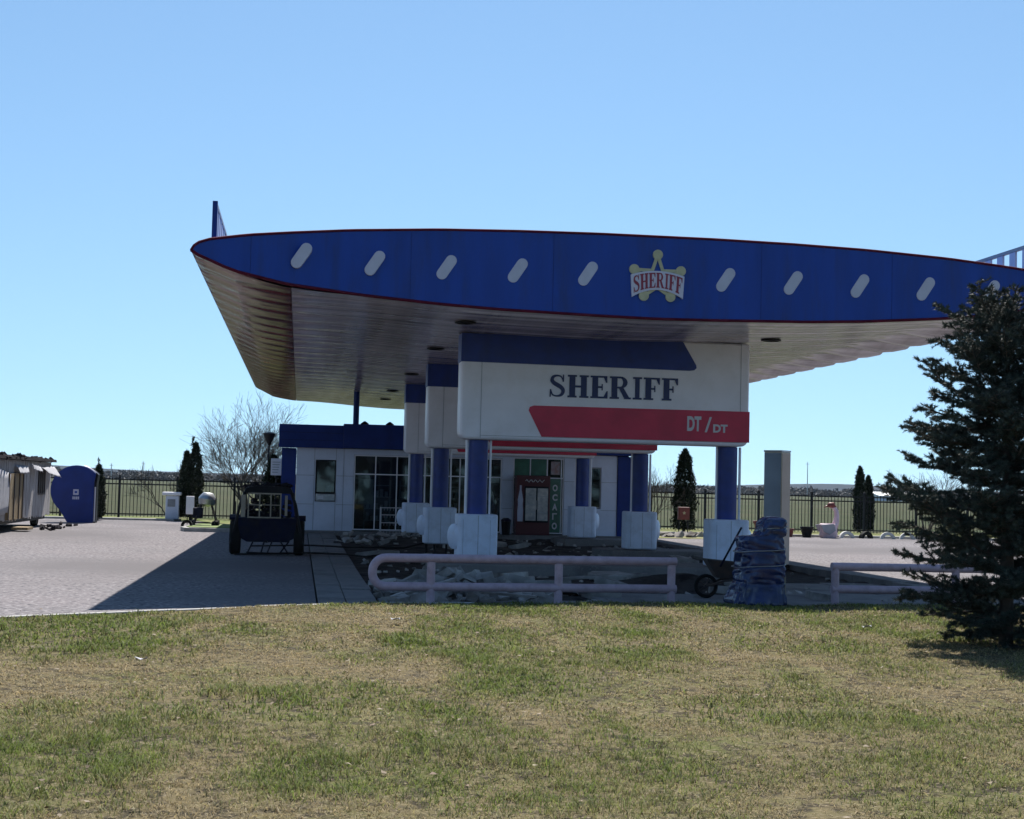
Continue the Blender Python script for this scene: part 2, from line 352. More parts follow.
def grass(name, y0, y1, dens, wid, hs, x0=-6.5, x1=14.5, seed=1):
    R = np.random.RandomState(seed)
    n = int((y1-y0)*(x1-x0)*dens); x = R.uniform(x0, x1, n); y = R.uniform(y0, y1, n)
    # clump: pull points towards tuft centres
    k = n//9; cx = R.uniform(x0, x1, k); cy = R.uniform(y0, y1, k); idx = R.randint(0, k, n); cl = R.rand(n) < .62
    x = np.where(cl, cx[idx] + R.normal(0, .022, n), x); y = np.where(cl, cy[idx] + R.normal(0, .022, n), y)
    ok = y < np.interp(x, kx, ky)-.05
    x, y, cl, idx = x[ok], y[ok], cl[ok], idx[ok]; n = len(x)
    gp = fbm(x, y, 41, 2.3, 4)            # green patches
    gp2 = fbm(x*1.0, y*.45, 77, .55, 3)
    g = np.clip((gp-.50)*1.9 + (gp2-.5)*1.9 + R.normal(0, .28, n) + .42, 0, 1)
    thin = fbm(x, y, 91, .8, 3); keep = R.rand(n) < np.clip(.6 + (thin-.35)*2.0, .4, 1)
    x, y, g, cl, idx = x[keep], y[keep], g[keep], cl[keep], idx[keep]; n = len(x)
    tuft = (fbm(x, y, 15, .45, 2) > .66)
    h = hs*R.uniform(.45, 1.2, n)*(.6+.6*g)*np.where(tuft & (g > .5), 1.6, 1)
    lean = R.uniform(.4, 2.0, n)*np.where(g < .45, 1.4, .85); ang = R.uniform(0, 2*PI, n)
    w = wid*R.uniform(.6, 1.3, n); wa = R.uniform(0, PI, n)
    z = lawnz(x, y) - .004
    wx = np.cos(wa)*w/2; wy = np.sin(wa)*w/2
    b1 = np.stack([x-wx, y-wy, z], -1); b2 = np.stack([x+wx, y+wy, z], -1)
    mx = x + np.cos(ang)*lean*h*.35; my = y + np.sin(ang)*lean*h*.35; mz = z + h*.6
    m1 = np.stack([mx-wx*.8, my-wy*.8, mz], -1); m2 = np.stack([mx+wx*.8, my+wy*.8, mz], -1)
    t = np.stack([x + np.cos(ang)*lean*h, y + np.sin(ang)*lean*h, z + h*.95/np.sqrt(1+.5*lean**2)], -1)
    V = np.stack([b1, b2, m2, m1, t], 1).reshape(-1, 3)
    o = np.arange(n)[:, None]*5
    Fc = np.concatenate([o+np.array([[0,1,2]]), o+np.array([[0,2,3]]), o+np.array([[3,2,4]])], 0)
    tint = np.repeat(np.clip(g, 0, 1), 5); br = np.repeat(R.rand(n), 5)
    return quick_mesh(name, V, Fc, M_grass, attrs={'tint': tint, 'br': br})
def grass_mat():
    m = bpy.data.materials.new('dry_grass'); m.use_nodes = True; nt = m.node_tree; N = nt.nodes; L = nt.links; b = N['Principled BSDF']
    b.inputs['Roughness'].default_value = .7; b.inputs['Specular IOR Level'].default_value = .2
    a = N.new('ShaderNodeAttribute'); a.attribute_name = 'tint'; c = N.new('ShaderNodeValToRGB'); e = c.color_ramp.elements
    e[0].position = 0; e[0].color = (.31,.245,.135,1); e[1].position = 1; e[1].color = (.125,.165,.038,1)
    for p, q in ((.28,(.27,.225,.115,1)),(.5,(.215,.205,.085,1)),(.75,(.165,.185,.055,1))):
        x = c.color_ramp.elements.new(p); x.color = q
    L.new(a.outputs['Fac'], c.inputs[0])
    a2 = N.new('ShaderNodeAttribute'); a2.attribute_name = 'br'; mr = N.new('ShaderNodeMapRange'); mr.inputs[3].default_value = .45; mr.inputs[4].default_value = 1.6; L.new(a2.outputs['Fac'], mr.inputs[0])
    x = N.new('ShaderNodeVectorMath'); x.operation = 'SCALE'; L.new(c.outputs[0], x.inputs[0]); L.new(mr.outputs[0], x.inputs['Scale'])
    mr2 = N.new('ShaderNodeMapRange'); mr2.inputs[1].default_value = .12; mr2.inputs[2].default_value = .0; mr2.inputs[3].default_value = 0; mr2.inputs[4].default_value = .85; L.new(a2.outputs['Fac'], mr2.inputs[0])
    mx = N.new('ShaderNodeMix'); mx.data_type = 'RGBA'; L.new(mr2.outputs[0], mx.inputs[0]); L.new(x.outputs[0], mx.inputs[6]); mx.inputs[7].default_value = (.10,.06,.035,1)
    mr3 = N.new('ShaderNodeMapRange'); mr3.inputs[1].default_value = .90; mr3.inputs[2].default_value = 1; mr3.inputs[3].default_value = 0; mr3.inputs[4].default_value = .8; L.new(a2.outputs['Fac'], mr3.inputs[0])
    mx2 = N.new('ShaderNodeMix'); mx2.data_type = 'RGBA'; L.new(mr3.outputs[0], mx2.inputs[0]); L.new(mx.outputs[2], mx2.inputs[6]); mx2.inputs[7].default_value = (.30,.27,.20,1)
    class _O: outputs = [mx2.outputs[2]]
    x = _O
    L.new(x.outputs[0], b.inputs['Base Color'])
    t = N.new('ShaderNodeBsdfTranslucent'); L.new(x.outputs[0], t.inputs[0]); ms = N.new('ShaderNodeMixShader'); ms.inputs[0].default_value = .42
    L.new(b.outputs[0], ms.inputs[1]); L.new(t.outputs[0], ms.inputs[2]); L.new(ms.outputs[0], N['Material Output'].inputs[0]); return m
M_grass = grass_mat()
tag(grass('lawn_grass', 5.5, 10.5, 3600, .0055, .042, -5, 9, 1), 'short dry lawn grass with greener patches in the foreground', 'grass', kind='stuff')
tag(grass('lawn_grass', 10.5, 15, 2300, .0085, .042, -6, 12, 2), 'short dry lawn grass in the middle distance', 'grass', kind='stuff')
tag(grass('lawn_grass', 15, 22.6, 1500, .012, .045, -7, 15, 3), 'short dry lawn grass running up to the kerb and rails', 'grass', kind='stuff')
# ------------------------------------------------------------------ slab-serif letters
def R4(a,b,c,d): return [(a,b),(c,b),(c,d),(a,d)]
def arc(cx, cy, rx, ry, a0, a1, n=10): return [(cx+rx*math.cos(a0+(a1-a0)*i/n), cy+ry*math.sin(a0+(a1-a0)*i/n)) for i in range(n+1)]
def glyph(c):
    if c == 'I': return .44, [R4(.12,.08,.32,.92), R4(.02,0,.42,.08), R4(.02,.92,.42,1)]
    if c == 'H': return .98, [R4(.10,.08,.36,.92), R4(.62,.08,.88,.92), R4(.02,0,.43,.08), R4(.02,.92,.43,1), R4(.55,0,.96,.08), R4(.55,.92,.96,1), R4(.33,.45,.65,.54)]
    if c == 'E': return .82, [R4(.10,.08,.36,.92), R4(.02,0,.72,.08), R4(.02,.92,.70,1), R4(.33,.46,.52,.54), [(.52,.36),(.57,.36),(.57,.64),(.52,.64)], [(.70,1),(.62,.92),(.72,.70),(.77,.70),(.77,1)], [(.72,0),(.79,0),(.80,.33),(.75,.33),(.62,.08)]]
    if c == 'F': return .78, [R4(.10,.08,.36,.92), R4(.02,0,.46,.08), R4(.02,.92,.68,1), R4(.33,.46,.50,.54), [(.50,.36),(.55,.36),(.55,.64),(.50,.64)], [(.68,1),(.60,.92),(.70,.70),(.75,.70),(.75,1)]]
    if c == 'R':
        out = arc(.5,.735,.32,.265,PI/2,-PI/2,10); inn = arc(.5,.735,.12,.185,-PI/2,PI/2,10)
        g = [R4(.10,.08,.36,.92), R4(.02,0,.44,.08)]
        g += [R4(.02,.92,.5,1), R4(.33,.47,.5,.55)]
        for i in range(10): g.append([out[i], inn[10-i], inn[9-i], out[i+1]])
        g.append([(.44,.47),(.64,.50),(.90,.08),(.66,.06)]); g.append([(.66,0),(.98,0),(.98,.08),(.70,.08)]); return 1.0, g
    if c == 'S':
        ctr = [(.66,.73),(.58,.90),(.40,.95),(.22,.89),(.17,.74),(.26,.62),(.42,.53),(.58,.43),(.67,.29),(.60,.11),(.40,.045),(.20,.10),(.12,.30)]
        hw = [.025,.04,.05,.085,.11,.12,.125,.12,.11,.085,.05,.04,.025]; g = []; L_ = []; R_ = []
        P = []
        for i in range(len(ctr)-1):
            for k in range(4):
                t = k/4; p0 = ctr[max(i-1,0)]; p1 = ctr[i]; p2 = ctr[i+1]; p3 = ctr[min(i+2,len(ctr)-1)]
                q = [.5*((2*p1[j])+(-p0[j]+p2[j])*t+(2*p0[j]-5*p1[j]+4*p2[j]-p3[j])*t*t+(-p0[j]+3*p1[j]-3*p2[j]+p3[j])*t**3) for j in (0,1)]
                P.append((q[0], q[1], hw[i]*(1-t)+hw[i+1]*t))
        P.append((*ctr[-1], hw[-1]))
        for i, (x, y, w) in enumerate(P):
            a = P[max(i-1,0)]; b = P[min(i+1,len(P)-1)]; dx, dy = b[0]-a[0], b[1]-a[1]; l = math.hypot(dx,dy) or 1
            L_.append((x-dy/l*w*.75, min(1,max(0,y+dx/l*w*.75)))); R_.append((x+dy/l*w*.75, min(1,max(0,y-dx/l*w*.75))))
        for i in range(len(P)-1): g.append([L_[i], R_[i], R_[i+1], L_[i+1]])
        g += [[(.64,.68),(.70,.68),(.70,1),(.66,1)], [(.07,0),(.12,0),(.14,.34),(.08,.34)]]
        return .80, g
def word(txt, width, height, fn=None, y0=0, t=.015, gap=.05):
    """lettering in local X/Z starting at 0,0; fn warps (u,v) in 0..1 -> (x,z)"""
    gl = [glyph(c) for c in txt]; tot = sum(g[0] for g in gl) + gap*(len(txt)-1); m = MB(); x = 0; i = 0
    for w, polys in gl:
        for p in polys:
            q = []
            for (a, b) in p:
                u, v = (x+a)/tot, b
                q.append(fn(u, v) if fn else (u*width, v*height))
            m.prism(q, y0-t-.0006*(i % 7), y0, 'y'); i += 1
        x += w + gap
    return m
def text_mesh(name, body, size, m, parent, loc, sx=1, ext=.006, rx=PI/2, fit=None):
    cu = bpy.data.curves.new(name, 'FONT'); cu.body = body; cu.size = size; cu.extrude = ext; cu.align_x = 'LEFT'; cu.offset = .012*size/.3
    t = bpy.data.objects.new(name+'_src', cu); COL.objects.link(t); dg = bpy.context.evaluated_depsgraph_get()
    me = bpy.data.meshes.new_from_object(t.evaluated_get(dg)); bpy.data.objects.remove(t); bpy.data.curves.remove(cu)
    if fit:
        c = np.array([v.co[:] for v in me.vertices]); mn, mx_ = c.min(0), c.max(0)
        me.transform(Matrix.Translation((-mn[0],-mn[1],0))); me.transform(Matrix.Diagonal((fit[0]/(mx_[0]-mn[0]), fit[1]/(mx_[1]-mn[1]), 1, 1)))
    me.transform(Matrix.Diagonal((sx,1,1,1))); me.transform(Matrix.Rotation(rx, 4, 'X')); me.materials.clear()
    o = link(name, me, m, parent); o.location = loc; return o
# ------------------------------------------------------------------ canopy
Bx = [-1.80,-1.70,-1.17,-.32,.9,2.26,3.29,5.03,6.03,7.0]; Bz = [5.49,5.42,5.18,4.99,4.86,4.76,4.71,4.67,4.655,4.66]
Tx = [-1.80,-1.76,-1.69,-1.53,-.96,-.3,.71,2.23,3.6,5.0,6.42]; Tz = [5.49,5.57,5.63,5.69,5.79,5.86,5.95,6.035,6.075,6.095,6.095]
def Yf(X): X = np.asarray(X, float); t = np.clip((1.6-X)/3.4, 0, 1); return 25.3 - 1.5*t**1.6
def sym(xs, zs, X):
    X = np.asarray(X, float); Xm = np.where(X > 6.03, 12.06-X, X); 
    r = np.interp(Xm, xs, zs)
    return EYE + (r-EYE)*Yf(X)/25.3
def zb(X): return sym(Bx, Bz, X)
def zt(X): return sym(Tx, Tz, X)
def Yr(X): X = np.asarray(X, float); t = np.clip((.6-X)/2.4, 0, 1); return 60.0 + .8*np.sin(np.clip((X+1.9)/14.5,0,1)*PI) - 1.8*t**4
XL = -1.80
can = thing('station_canopy', (0,0,0), 'long blue lens-shaped filling station canopy with pale slanted slots and star badge', 'canopy')
XS = np.unique(np.concatenate([np.linspace(XL, -1.3, 14), np.linspace(-1.3, 13.36, 70), np.linspace(13.36, 13.86, 14)]))
def strip_solid(xs, th_):
    vs = []; fs = []
    for x in xs:
        yf = float(Yf(x)); a, b = float(zb(x)), float(zt(x))
        if b-a < .03: a, b = (a+b)/2-.015, (a+b)/2+.015
        vs += [(x,yf,a),(x,yf,b),(x,yf+th_,b),(x,yf+th_,a)]
    n = len(xs)
    for i in range(n-1):
        for k in range(4): fs.append((i*4+k, i*4+(k+1)%4, (i+1)*4+(k+1)%4, (i+1)*4+k))
    fs += [(3,2,1,0), tuple((n-1)*4+k for k in range(4))]
    return MB().add(vs, fs)
strip_solid(XS, .14).build('fascia', M_blue, can, smooth='auto')
trim = MB()
trim.tube([(x, float(Yf(x))-.005, float(zt(x))) for x in XS], .022, 6)
trim.build('top_trim', M_maroon, can, smooth=True)
trim = MB(); trim.tube([(x, float(Yf(x))-.005, float(zb(x))) for x in XS], .026, 6); trim.build('bottom_trim', M_maroon, can, smooth=True)
seam = MB()
for x in (-.9, 1.75, 4.2, 7.9, 10.3): seam.box(x-.004, x+.004, float(Yf(x))-.003, float(Yf(x))+.01, float(zb(x))+.03, float(zt(x))-.03)
build_split(seam, 'panel_joint', M_navy, can)
# slanted pale slots
st = arc(0, .14, .095, .095, 0, PI, 8) + arc(0, -.14, .095, .095, PI, 2*PI, 8)
tl = math.radians(-33)
st = [(x*math.cos(tl)-z*math.sin(tl), x*math.sin(tl)+z*math.cos(tl)) for x, z in st]
for i in (-5,-4,-3,-2,-1,1,2,3,4,5):
    x = 6.03+1.224*i; y = float(Yf(x-.2)); MB().prism([(x+a, 5.39+b-.0008*i) for a, b in st], y-.018, float(Yf(x+.2))+.02, 'y').build('slot_mark', M_slot, can, bevel=.004)
# star badge
badge = bpy.data.objects.new('star_badge', None); COL.objects.link(badge); badge.parent = can; badge.location = (6.03, 25.3, 5.385)
K = .0169
outer = [(0,23),(25,6.5),(14.5,-21),(-14.5,-20),(-23,8)]; outer = [(0,23),(24.5,7),(14,-20),(-14,-20),(-24.5,7)]
inner = [(5.5,6.5),(8.5,-3.5),(0,-10.5),(-8.5,-3.5),(-5.5,6.5)]
path = []
for k in range(5): path += [outer[k], inner[k]]
# order: top, inner right-top, right, inner right-bottom, bottom right ...
ms_ = MB()
for i in range(10):
    a = Vector((path[i][0]*K, path[i][1]*K)); b = Vector((path[(i+1)%10][0]*K, path[(i+1)%10][1]*K)); d = (b-a).normalized(); n = Vector((-d.y, d.x))*.028
    ms_.prism([tuple(a+n), tuple(a-n), tuple(b-n), tuple(b+n)], -.022-.0007*i, .004, 'y')
for i, (x, z) in enumerate(outer): ms_.prism([(x*K+.088*math.cos(t*PI/10), z*K+.088*math.sin(t*PI/10)) for t in range(20)], -.034-.001*i, .004, 'y')
ms_.build('star', M_gold, badge)
def ban(u, v):
    x = (u-.5)*2; bow = .10*(1-x*x); return (x*.455*(1+.04*v), -.33 + bow*1.35 + v*(.27+.05*x*x) )
pb = [ban(i/24*1.0, -.10) for i in range(25)] + [ban(1-i/24, 1.08) for i in range(25)]
bn = MB()
lo = [ban(i/24, -.12) for i in range(25)]; hi = [ban(i/24, 1.10) for i in range(25)]
for i in range(24): bn.prism([lo[i], lo[i+1], hi[i+1], hi[i]], -.048, .003, 'y')
bn.build('banner', mat('banner_white', (.58,.56,.66), .5), badge)
word('SHERIFF', 1, 1, lambda u, v: ban(.03+u*.94, v*.96+.02), -.048, .006).build('badge_lettering', M_redtxt, badge)
# soffit with sagging 1.5 m bays
def soffit(name, xs, m):
    ys_n = 36*14+1; U = np.linspace(0, 1, ys_n)
    xs = np.asarray(xs); V = np.zeros((ys_n, len(xs), 3))
    for j, x in enumerate(xs):
        y0, y1 = float(Yf(x))+.14, float(Yr(x)); yy = y0 + (y1-y0)*U
        bay = np.abs(np.sin(PI*(yy-25.9)/1.5)); lam = np.abs(np.sin(PI*(yy-25.9)/.1875*.5))*.006
        end = np.clip((x-11.7)/.9, 0, 1)*.24 + np.clip((1.0-x)/1.5, 0, 1)*.055*np.clip((x+1.8)/1.0, .15, 1)
        V[:, j, 0] = x; V[:, j, 1] = yy; V[:, j, 2] = zb(x)+.02 - (.006+end)*bay**(.7 if x < 11.7 else 1.3) - lam*.5 - .014*np.abs(np.sin(PI*(yy-25.9)/.5))**.5 + (vnoise(x*2+yy*0, yy*3, 5)-.5)*.006
    i = np.arange(ys_n*len(xs)).reshape(ys_n, len(xs)); Fq = np.stack([i[:-1,:-1], i[1:,:-1], i[1:,1:], i[:-1,1:]], -1).reshape(-1,4)
    return quick_mesh(name, V.reshape(-1,3), Fq, m, can, smooth=True)
M_soff = mat('soffit_strip_metal', (.46,.43,.50), .17, .0, spec=.34, var=.22, vscale=.8, dirt=.5, dcol=(.17,.145,.135), dscale=.7, stretch=(2.2,.10,1), rvar=.12)  # streaks along the depth put reflections into the colour, besides dirt
M_soffx = None
M_wing = mat('brown_streaked_wing', (.040,.006,.009), .18, .0, spec=.13, col2=(.20,.05,.055), vscale=1.5, dirt=.6, dcol=(.03,.010,.014), dscale=.9, stretch=(.7,3.2,1), rvar=.1, bump=.1, bscale=6)  # lighter streaks put glossy reflections into the brown base colour
_nt = M_soff.node_tree; _b = _nt.nodes['Principled BSDF']; _src = _b.inputs['Base Color'].links[0].from_socket
_tc = _nt.nodes.new('ShaderNodeTexCoord'); _mp = _nt.nodes.new('ShaderNodeMapping'); _mp.inputs['Scale'].default_value = (.12,4.5,1); _nt.links.new(_tc.outputs['Object'], _mp.inputs[0])
_n = _nt.nodes.new('ShaderNodeTexNoise'); _n.inputs['Scale'].default_value = 1.0; _n.inputs['Detail'].default_value = 4; _nt.links.new(_mp.outputs[0], _n.inputs['Vector'])
_mr = _nt.nodes.new('ShaderNodeMapRange'); _mr.inputs[1].default_value = .35; _mr.inputs[2].default_value = .65; _mr.inputs[3].default_value = .6; _mr.inputs[4].default_value = 1.35; _nt.links.new(_n.outputs[0], _mr.inputs[0])
_vm = _nt.nodes.new('ShaderNodeVectorMath'); _vm.operation = 'SCALE'; _nt.links.new(_src, _vm.inputs[0]); _nt.links.new(_mr.outputs[0], _vm.inputs['Scale']); _nt.links.new(_vm.outputs[0], _b.inputs['Base Color'])
soffit('soffit', np.linspace(-.24, 13.0, 50), M_soff)
soffit('wing_soffit', np.linspace(XL, -.25, 16), M_wing)
sm = MB(); sm.box(-.262,-.225,25.2,60,4.93,4.985); sm.build('soffit_joint', M_grayp, can)
# roof, rear and right closing panels
xs = np.linspace(XL, 13.0, 60); vs = []; fs = []
for x in xs: vs += [(x, float(Yf(x))+.1, float(zt(x))-.01), (x, 40, float(zt(x))-.01), (x, float(Yr(x)), float(zt(x))-.01), (x, float(Yr(x)), float(zb(x))+.02)]
for i in range(59):
    for k in range(3): fs.append((i*4+k, i*4+k+1, (i+1)*4+k+1, (i+1)*4+k))
MB().add(vs, fs).build('roof', M_blue, can)
MB().box(13.0,13.03,25.46,60.3,float(zb(13.0))+.03,float(zt(13.0))-.02).build('end_panel', M_grayp, can)
br = MB()
for z in (5.15, 5.6): br.tube([(13.03,25.6,z),(13.5,25.46,z)], .03, 6)
build_split(br, 'bracket', M_grayp, can)
for (x, y) in ((2.95,27.6),(2.9,33.2),(2.95,41.2),(2.9,49),(2.95,54),(9.15,28.6),(9.2,34.5),(9.2,42),(9.15,50)):
    z = float(zb(x)) + .005
    d = MB(); d.lathe([(.20,0),(.20,-.025),(.165,-.03),(.15,.0)], 20); o = d.build('downlight', M_black, can, smooth='auto'); o.location = (x, y, z-.012)
# rooftop frames (seen almost edge-on)
def roof_sign(name, x, y0, n, dy, z0, h0, label, flip=False):
    t = thing(name, (x, y0, z0), label, 'rooftop sign', 'slatted rooftop frames')
    f = MB(); f.box(-.04,.04,-.04,.04,-.1,h0); f.build('end_post', M_navy, t)
    f = MB(); f.box(-.03,.03,.04,n*dy,h0-.06,h0); f.box(-.03,.03,.04,n*dy,.02,.07); build_split(f, 'rail', M_grayp, t)
    f = MB()
    for i in range(n): f.box(-.02,.02, (i+.4)*dy, (i+.85)*dy, .075, h0-.065)
    build_split(f, 'slat', M_slot, t)
    return t
roof_sign('rooftop_frame', -1.50, 24.6, 9, .55, 5.50, .70, 'slatted sign frame standing edge-on at the left tip of the canopy roof')
roof_sign('rooftop_frame', 12.93, 25.2, 18, .5, 5.68, .62, 'slatted sign frame on the canopy roof above the spruce top')
# ------------------------------------------------------------------ sign boards
def sign_board(y, label, front):
    t = thing('sign_board', (3.09, y, 2.61), label, 'sign', 'boxed sign boards across the column pairs')
    Wd, Hh = 5.88, 2.09; r = .16
    ol = arc(r, r, r, r, PI, 1.5*PI, 6) + arc(Wd-r, r, r, r, 1.5*PI, 2*PI, 6) + [(Wd, Hh), (0, Hh)]
    b = MB(); b.prism(ol, 0, .62, 'y'); b.build('housing', M_white, t, smooth='auto', bevel=.05)
    j = MB(); j.box(.40,.408,-.006,.02,.03,Hh-.52); j.box(Wd-.19,Wd-.182,-.006,.02,.1,Hh); j.box(.41,Wd-.19,-.006,.02,.075,.083); build_split(j, 'panel_joint', M_grayp, t)
    bl = MB(); c = [(-.012,1.53),(4.62,1.50),(4.72,1.515),(4.765,1.56),(4.755,1.62),(4.47,2.09),(-.012,2.09)]
    bl.prism(c, -.014, .60, 'y'); bl.build('blue_band', M_navy if not front else M_blue2, t)
    rd = MB(); c = [(1.63,.085),(Wd+.008,.085),(Wd+.008,.71),(1.46,.70),(1.38,.67),(1.36,.60)]
    rd.prism(c, -.013, .02, 'y'); rd.build('red_stripe', M_red, t)
    w = word('SHERIFF', 2.66, .45); o = w.build('lettering', M_navytxt, t); o.location = (1.74, -.001, .885)
    text_mesh('grade_text', 'DT', .46, M_paletxt, t, (4.59,-.018,.285), fit=(.29,.30))
    MB().prism([(4.955,.27),(5.0,.27),(5.10,.58),(5.055,.58)], -.02, -.012, 'y').build('slash', M_paletxt, t)
    text_mesh('grade_text', 'DT', .26, M_paletxt, t, (5.13,-.018,.27), fit=(.30,.165))
    return t
sb = sign_board(29.4, 'front white sign board with SHERIFF lettering over a red DT stripe', True)
dup(sb, (3.09, 37.3, 2.61), label='second white sign board half hidden behind the front board')
dup(sb, (3.09, 45.2, 2.61), label='rear white sign board, mostly hidden, nearest the station building')
# ------------------------------------------------------------------ columns
def rrect(w, d, r, n=5):
    o = []
    for cx, cy, a in ((w/2-r,-d/2+r,-PI/2),(w/2-r,d/2-r,0),(-w/2+r,d/2-r,PI/2),(-w/2+r,-d/2+r,PI)): o += arc(cx, cy, r, r, a, a+PI/2, n)
    return o
def column(x, y, side, legs, label, slant=False):
    t = thing('canopy_column', (x, y, 0), label, 'column', 'canopy columns with boxed feet')
    s = MB(); s.lathe([(.205,1.12),(.205,2.60),(.19,2.605)], 28); s.build('shaft', M_blue2, t, smooth='auto')
    p = MB(); p.tube([(-.235*side*-1,-.10,1.1),(-.235*side*-1,-.10,2.6)], .028, 8); p.tube([(.245*-side,-.08,1.1),(.245*-side,-.08,2.6)], .022, 8); build_split(p, 'downpipe', M_white, t, smooth='auto')
    b = MB(); b.prism(rrect(.80,.74,.12), .18 if not legs else .22, 1.13, 'z'); b.build('foot_box', M_whiteb, t, smooth='auto', bevel=.035)
    j = MB(); j.box(-.004,.004,-.374,-.36,.2 if not legs else .24,1.10); j.box(-.30,-.296,-.373,-.36,.24,1.02); j.box(.24,.244,-.373,-.36,.24,1.02); build_split(j, 'box_joint', M_grayp, t)
    d = MB(); M = Matrix.Translation((side*.45,-.10,.68)) @ Matrix.Rotation(side*math.radians(66), 4, 'Z') @ Matrix.Rotation(PI/2, 4, 'X')
    d.lathe([(.02,-.06),(.235,-.055),(.25,-.02),(.25,.01),(.21,.035),(.08,.05),(.01,.052)], 28, M); d.build('round_cover', M_whiteb, t, smooth='auto')
    if legs:
        for lx in (-.34,.34): MB().box(lx-.03,lx+.03,-.30,-.24,-.12,.23).build('leg', M_black, t)
        for lx in (-.1,.2): MB().tube([(lx,.1,-.12),(lx,.1,.23)], .03, 8).build('cable_conduit', M_black, t)
    return t
names = {(0,-1):'blue column with white foot box under the left end of the front sign', (1,-1):'second blue column on the left, white foot box raised on legs', (2,-1):'rearmost blue column on the left, beside the station windows',
         (0,1):'blue column with white foot box behind the wheelbarrow', (1,1):'blue column beside the station corner, white foot box with round cover', (2,1):'rear blue column standing before the white wall right of the green door panel'}
for r_, y in enumerate((30.0, 37.9, 45.8)):
    column(3.50, y-.25, -1, r_ > 0, names[(r_,-1)]); column(8.63, y-.25, 1, r_ == 9, names[(r_,1)])
# ------------------------------------------------------------------ station building
bd = thing('station_building', (0,50,0), 'low white filling station building with navy fascia and large windows', 'building')
def px50(p): return (p-300)*.0336
w = MB()
zT = 2.80
def wall_seg(x0, x1, z0=.09, z1=zT): w.box(x0, x1, 0, .2, z0, z1)
wall_seg(-.13, .50); wall_seg(.50, 1.18, .09, 1.04); wall_seg(.50, 1.18, 2.42, zT); wall_seg(1.18, 1.76)
wall_seg(1.76, 6.72, 2.62, zT); wall_seg(6.72, 7.09); wall_seg(7.09,8.84,2.68,zT); wall_seg(8.84,9.72); wall_seg(9.72,10.12,2.4,zT); wall_seg(9.72,10.12,.09,1.0); wall_seg(10.12,10.66)
w.build('wall', M_clad, bd)
w = MB(); w.box(-.13,.02,.2,9,.0,3.3); w.box(10.9,11.1,.2,9,.0,3.3); w.box(-.1,11.1,8.8,9,.0,3.3); w.build('rear_wall', M_navy, bd)
j = MB()
for x in (.46, 1.17, 1.42): j.box(x-.006, x+.006, -.008, .004, .1, zT)
for z in (1.9, .95):
    for a, b in ((-.13,.46),(1.2,1.76),(6.72,7.09),(8.84,9.72),(10.12,10.66)): j.box(a, b, -.007, .004, z-.006, z+.006)
build_split(j, 'panel_joint', M_grayp, bd)
w = MB(); w.box(-.62,-.14,.3,.6,.09,2.79); w.box(10.68,11.14,-.05,.3,.09,2.79); build_split(w, 'corner_pier', M_navy, bd)
f = MB(); f.box(-.72,1.38,-.25,.4,2.80,3.56); f.box(1.38,11.6,-.33,.4,2.82,3.62); f.build('fascia', M_navy, bd, bevel=.015)
j = MB()
for z in (3.05, 3.3): j.box(-.72,1.37,-.256,-.24,z-.004,z+.004)
build_split(j, 'fascia_joint', M_black, bd)
w = MB(); w.box(-.1,11.1,.41,8.8,3.3,3.4); w.build('roof', M_grayp, bd)
w = MB(); w.box(0,11,.25,8.7,.06,.10); w.box(.3,10.8,5.0,5.2,.1,3.2); w.build('interior', mat('interior_wall', (.16,.15,.14), .9), bd)
def window(x0, x1, z0, z1, vx, hz, fm=M_white, gm=M_glass, fr=.035):
    f = MB(); f.box(x0,x0+fr,.02,.10,z0,z1); f.box(x1-fr,x1,.02,.10,z0,z1)
    f.box(x0+fr,x1-fr,.022,.098,z0,z0+fr); f.box(x0+fr,x1-fr,.022,.098,z1-fr,z1)
    for x in vx: f.box(x-.018,x+.018,.03,.09,z0+fr,z1-fr)
    xs_ = [x0+fr]+[v for v in vx]+[x1-fr]
    for z in hz:
        for a, b in zip(xs_[:-1], xs_[1:]): f.box(a+(.018 if a in vx else 0), b-(.018 if b in vx else 0), .032, .088, z-.018, z+.018)
    o = f.build('window_frame', fm, bd); g = MB(); g.box(x0+fr,x1-fr,.055,.062,z0+fr,z1-fr); g.build('pane', gm, o)
window(1.77,6.71,.13,2.61,[2.48,3.19,3.90,4.60,5.30,6.00],[1.98])
window(.52,1.16,1.32,2.41,[],[],M_black); window(9.73,10.11,1.02,2.39,[],[],M_grayp)
MB().box(.53,1.15,-.10,.1,1.06,1.30).build('service_drawer', M_galv, bd, bevel=.02)
MB().box(.58,.78,-.108,-.10,1.12,1.24).build('drawer_label', M_paletxt, bd)
window(7.10,8.83,.13,2.67,[7.68,8.26,8.74],[2.0],M_white,M_gglass)
MB().box(8.29,8.73,-.0,.02,.18,1.97).build('green_panel', M_green, bd)
for k, ch in enumerate('OCA'): text_mesh('vertical_lettering', ch, .30, M_paletxt, bd, (8.45,-.004,1.56-.32*k), fit=(.17,.225))
g = MB(); g.prism([(8.455,.60),(8.50,.60),(8.50,.785),(8.615,.785),(8.615,.825),(8.455,.825)], -.006, 0, 'y'); g.build('vertical_lettering', M_paletxt, bd)
text_mesh('vertical_lettering', 'O', .30, M_paletxt, bd, (8.45,-.004,.28), fit=(.17,.225))
for a_, b_ in ((7.15,7.65),(7.71,8.23)): MB().box(a_,b_,.04,.05,2.04,2.62).build('green_panel', M_green, bd)
MB().box(8.38,8.68,.0,.02,2.12,2.56).build('window_picture', mat('faded_picture', (.30,.14,.12), .6, col2=(.35,.33,.36), vscale=8), bd)
MB().box(1.92,2.42,.066,.072,.98,1.82).build('window_poster', M_paper, bd)
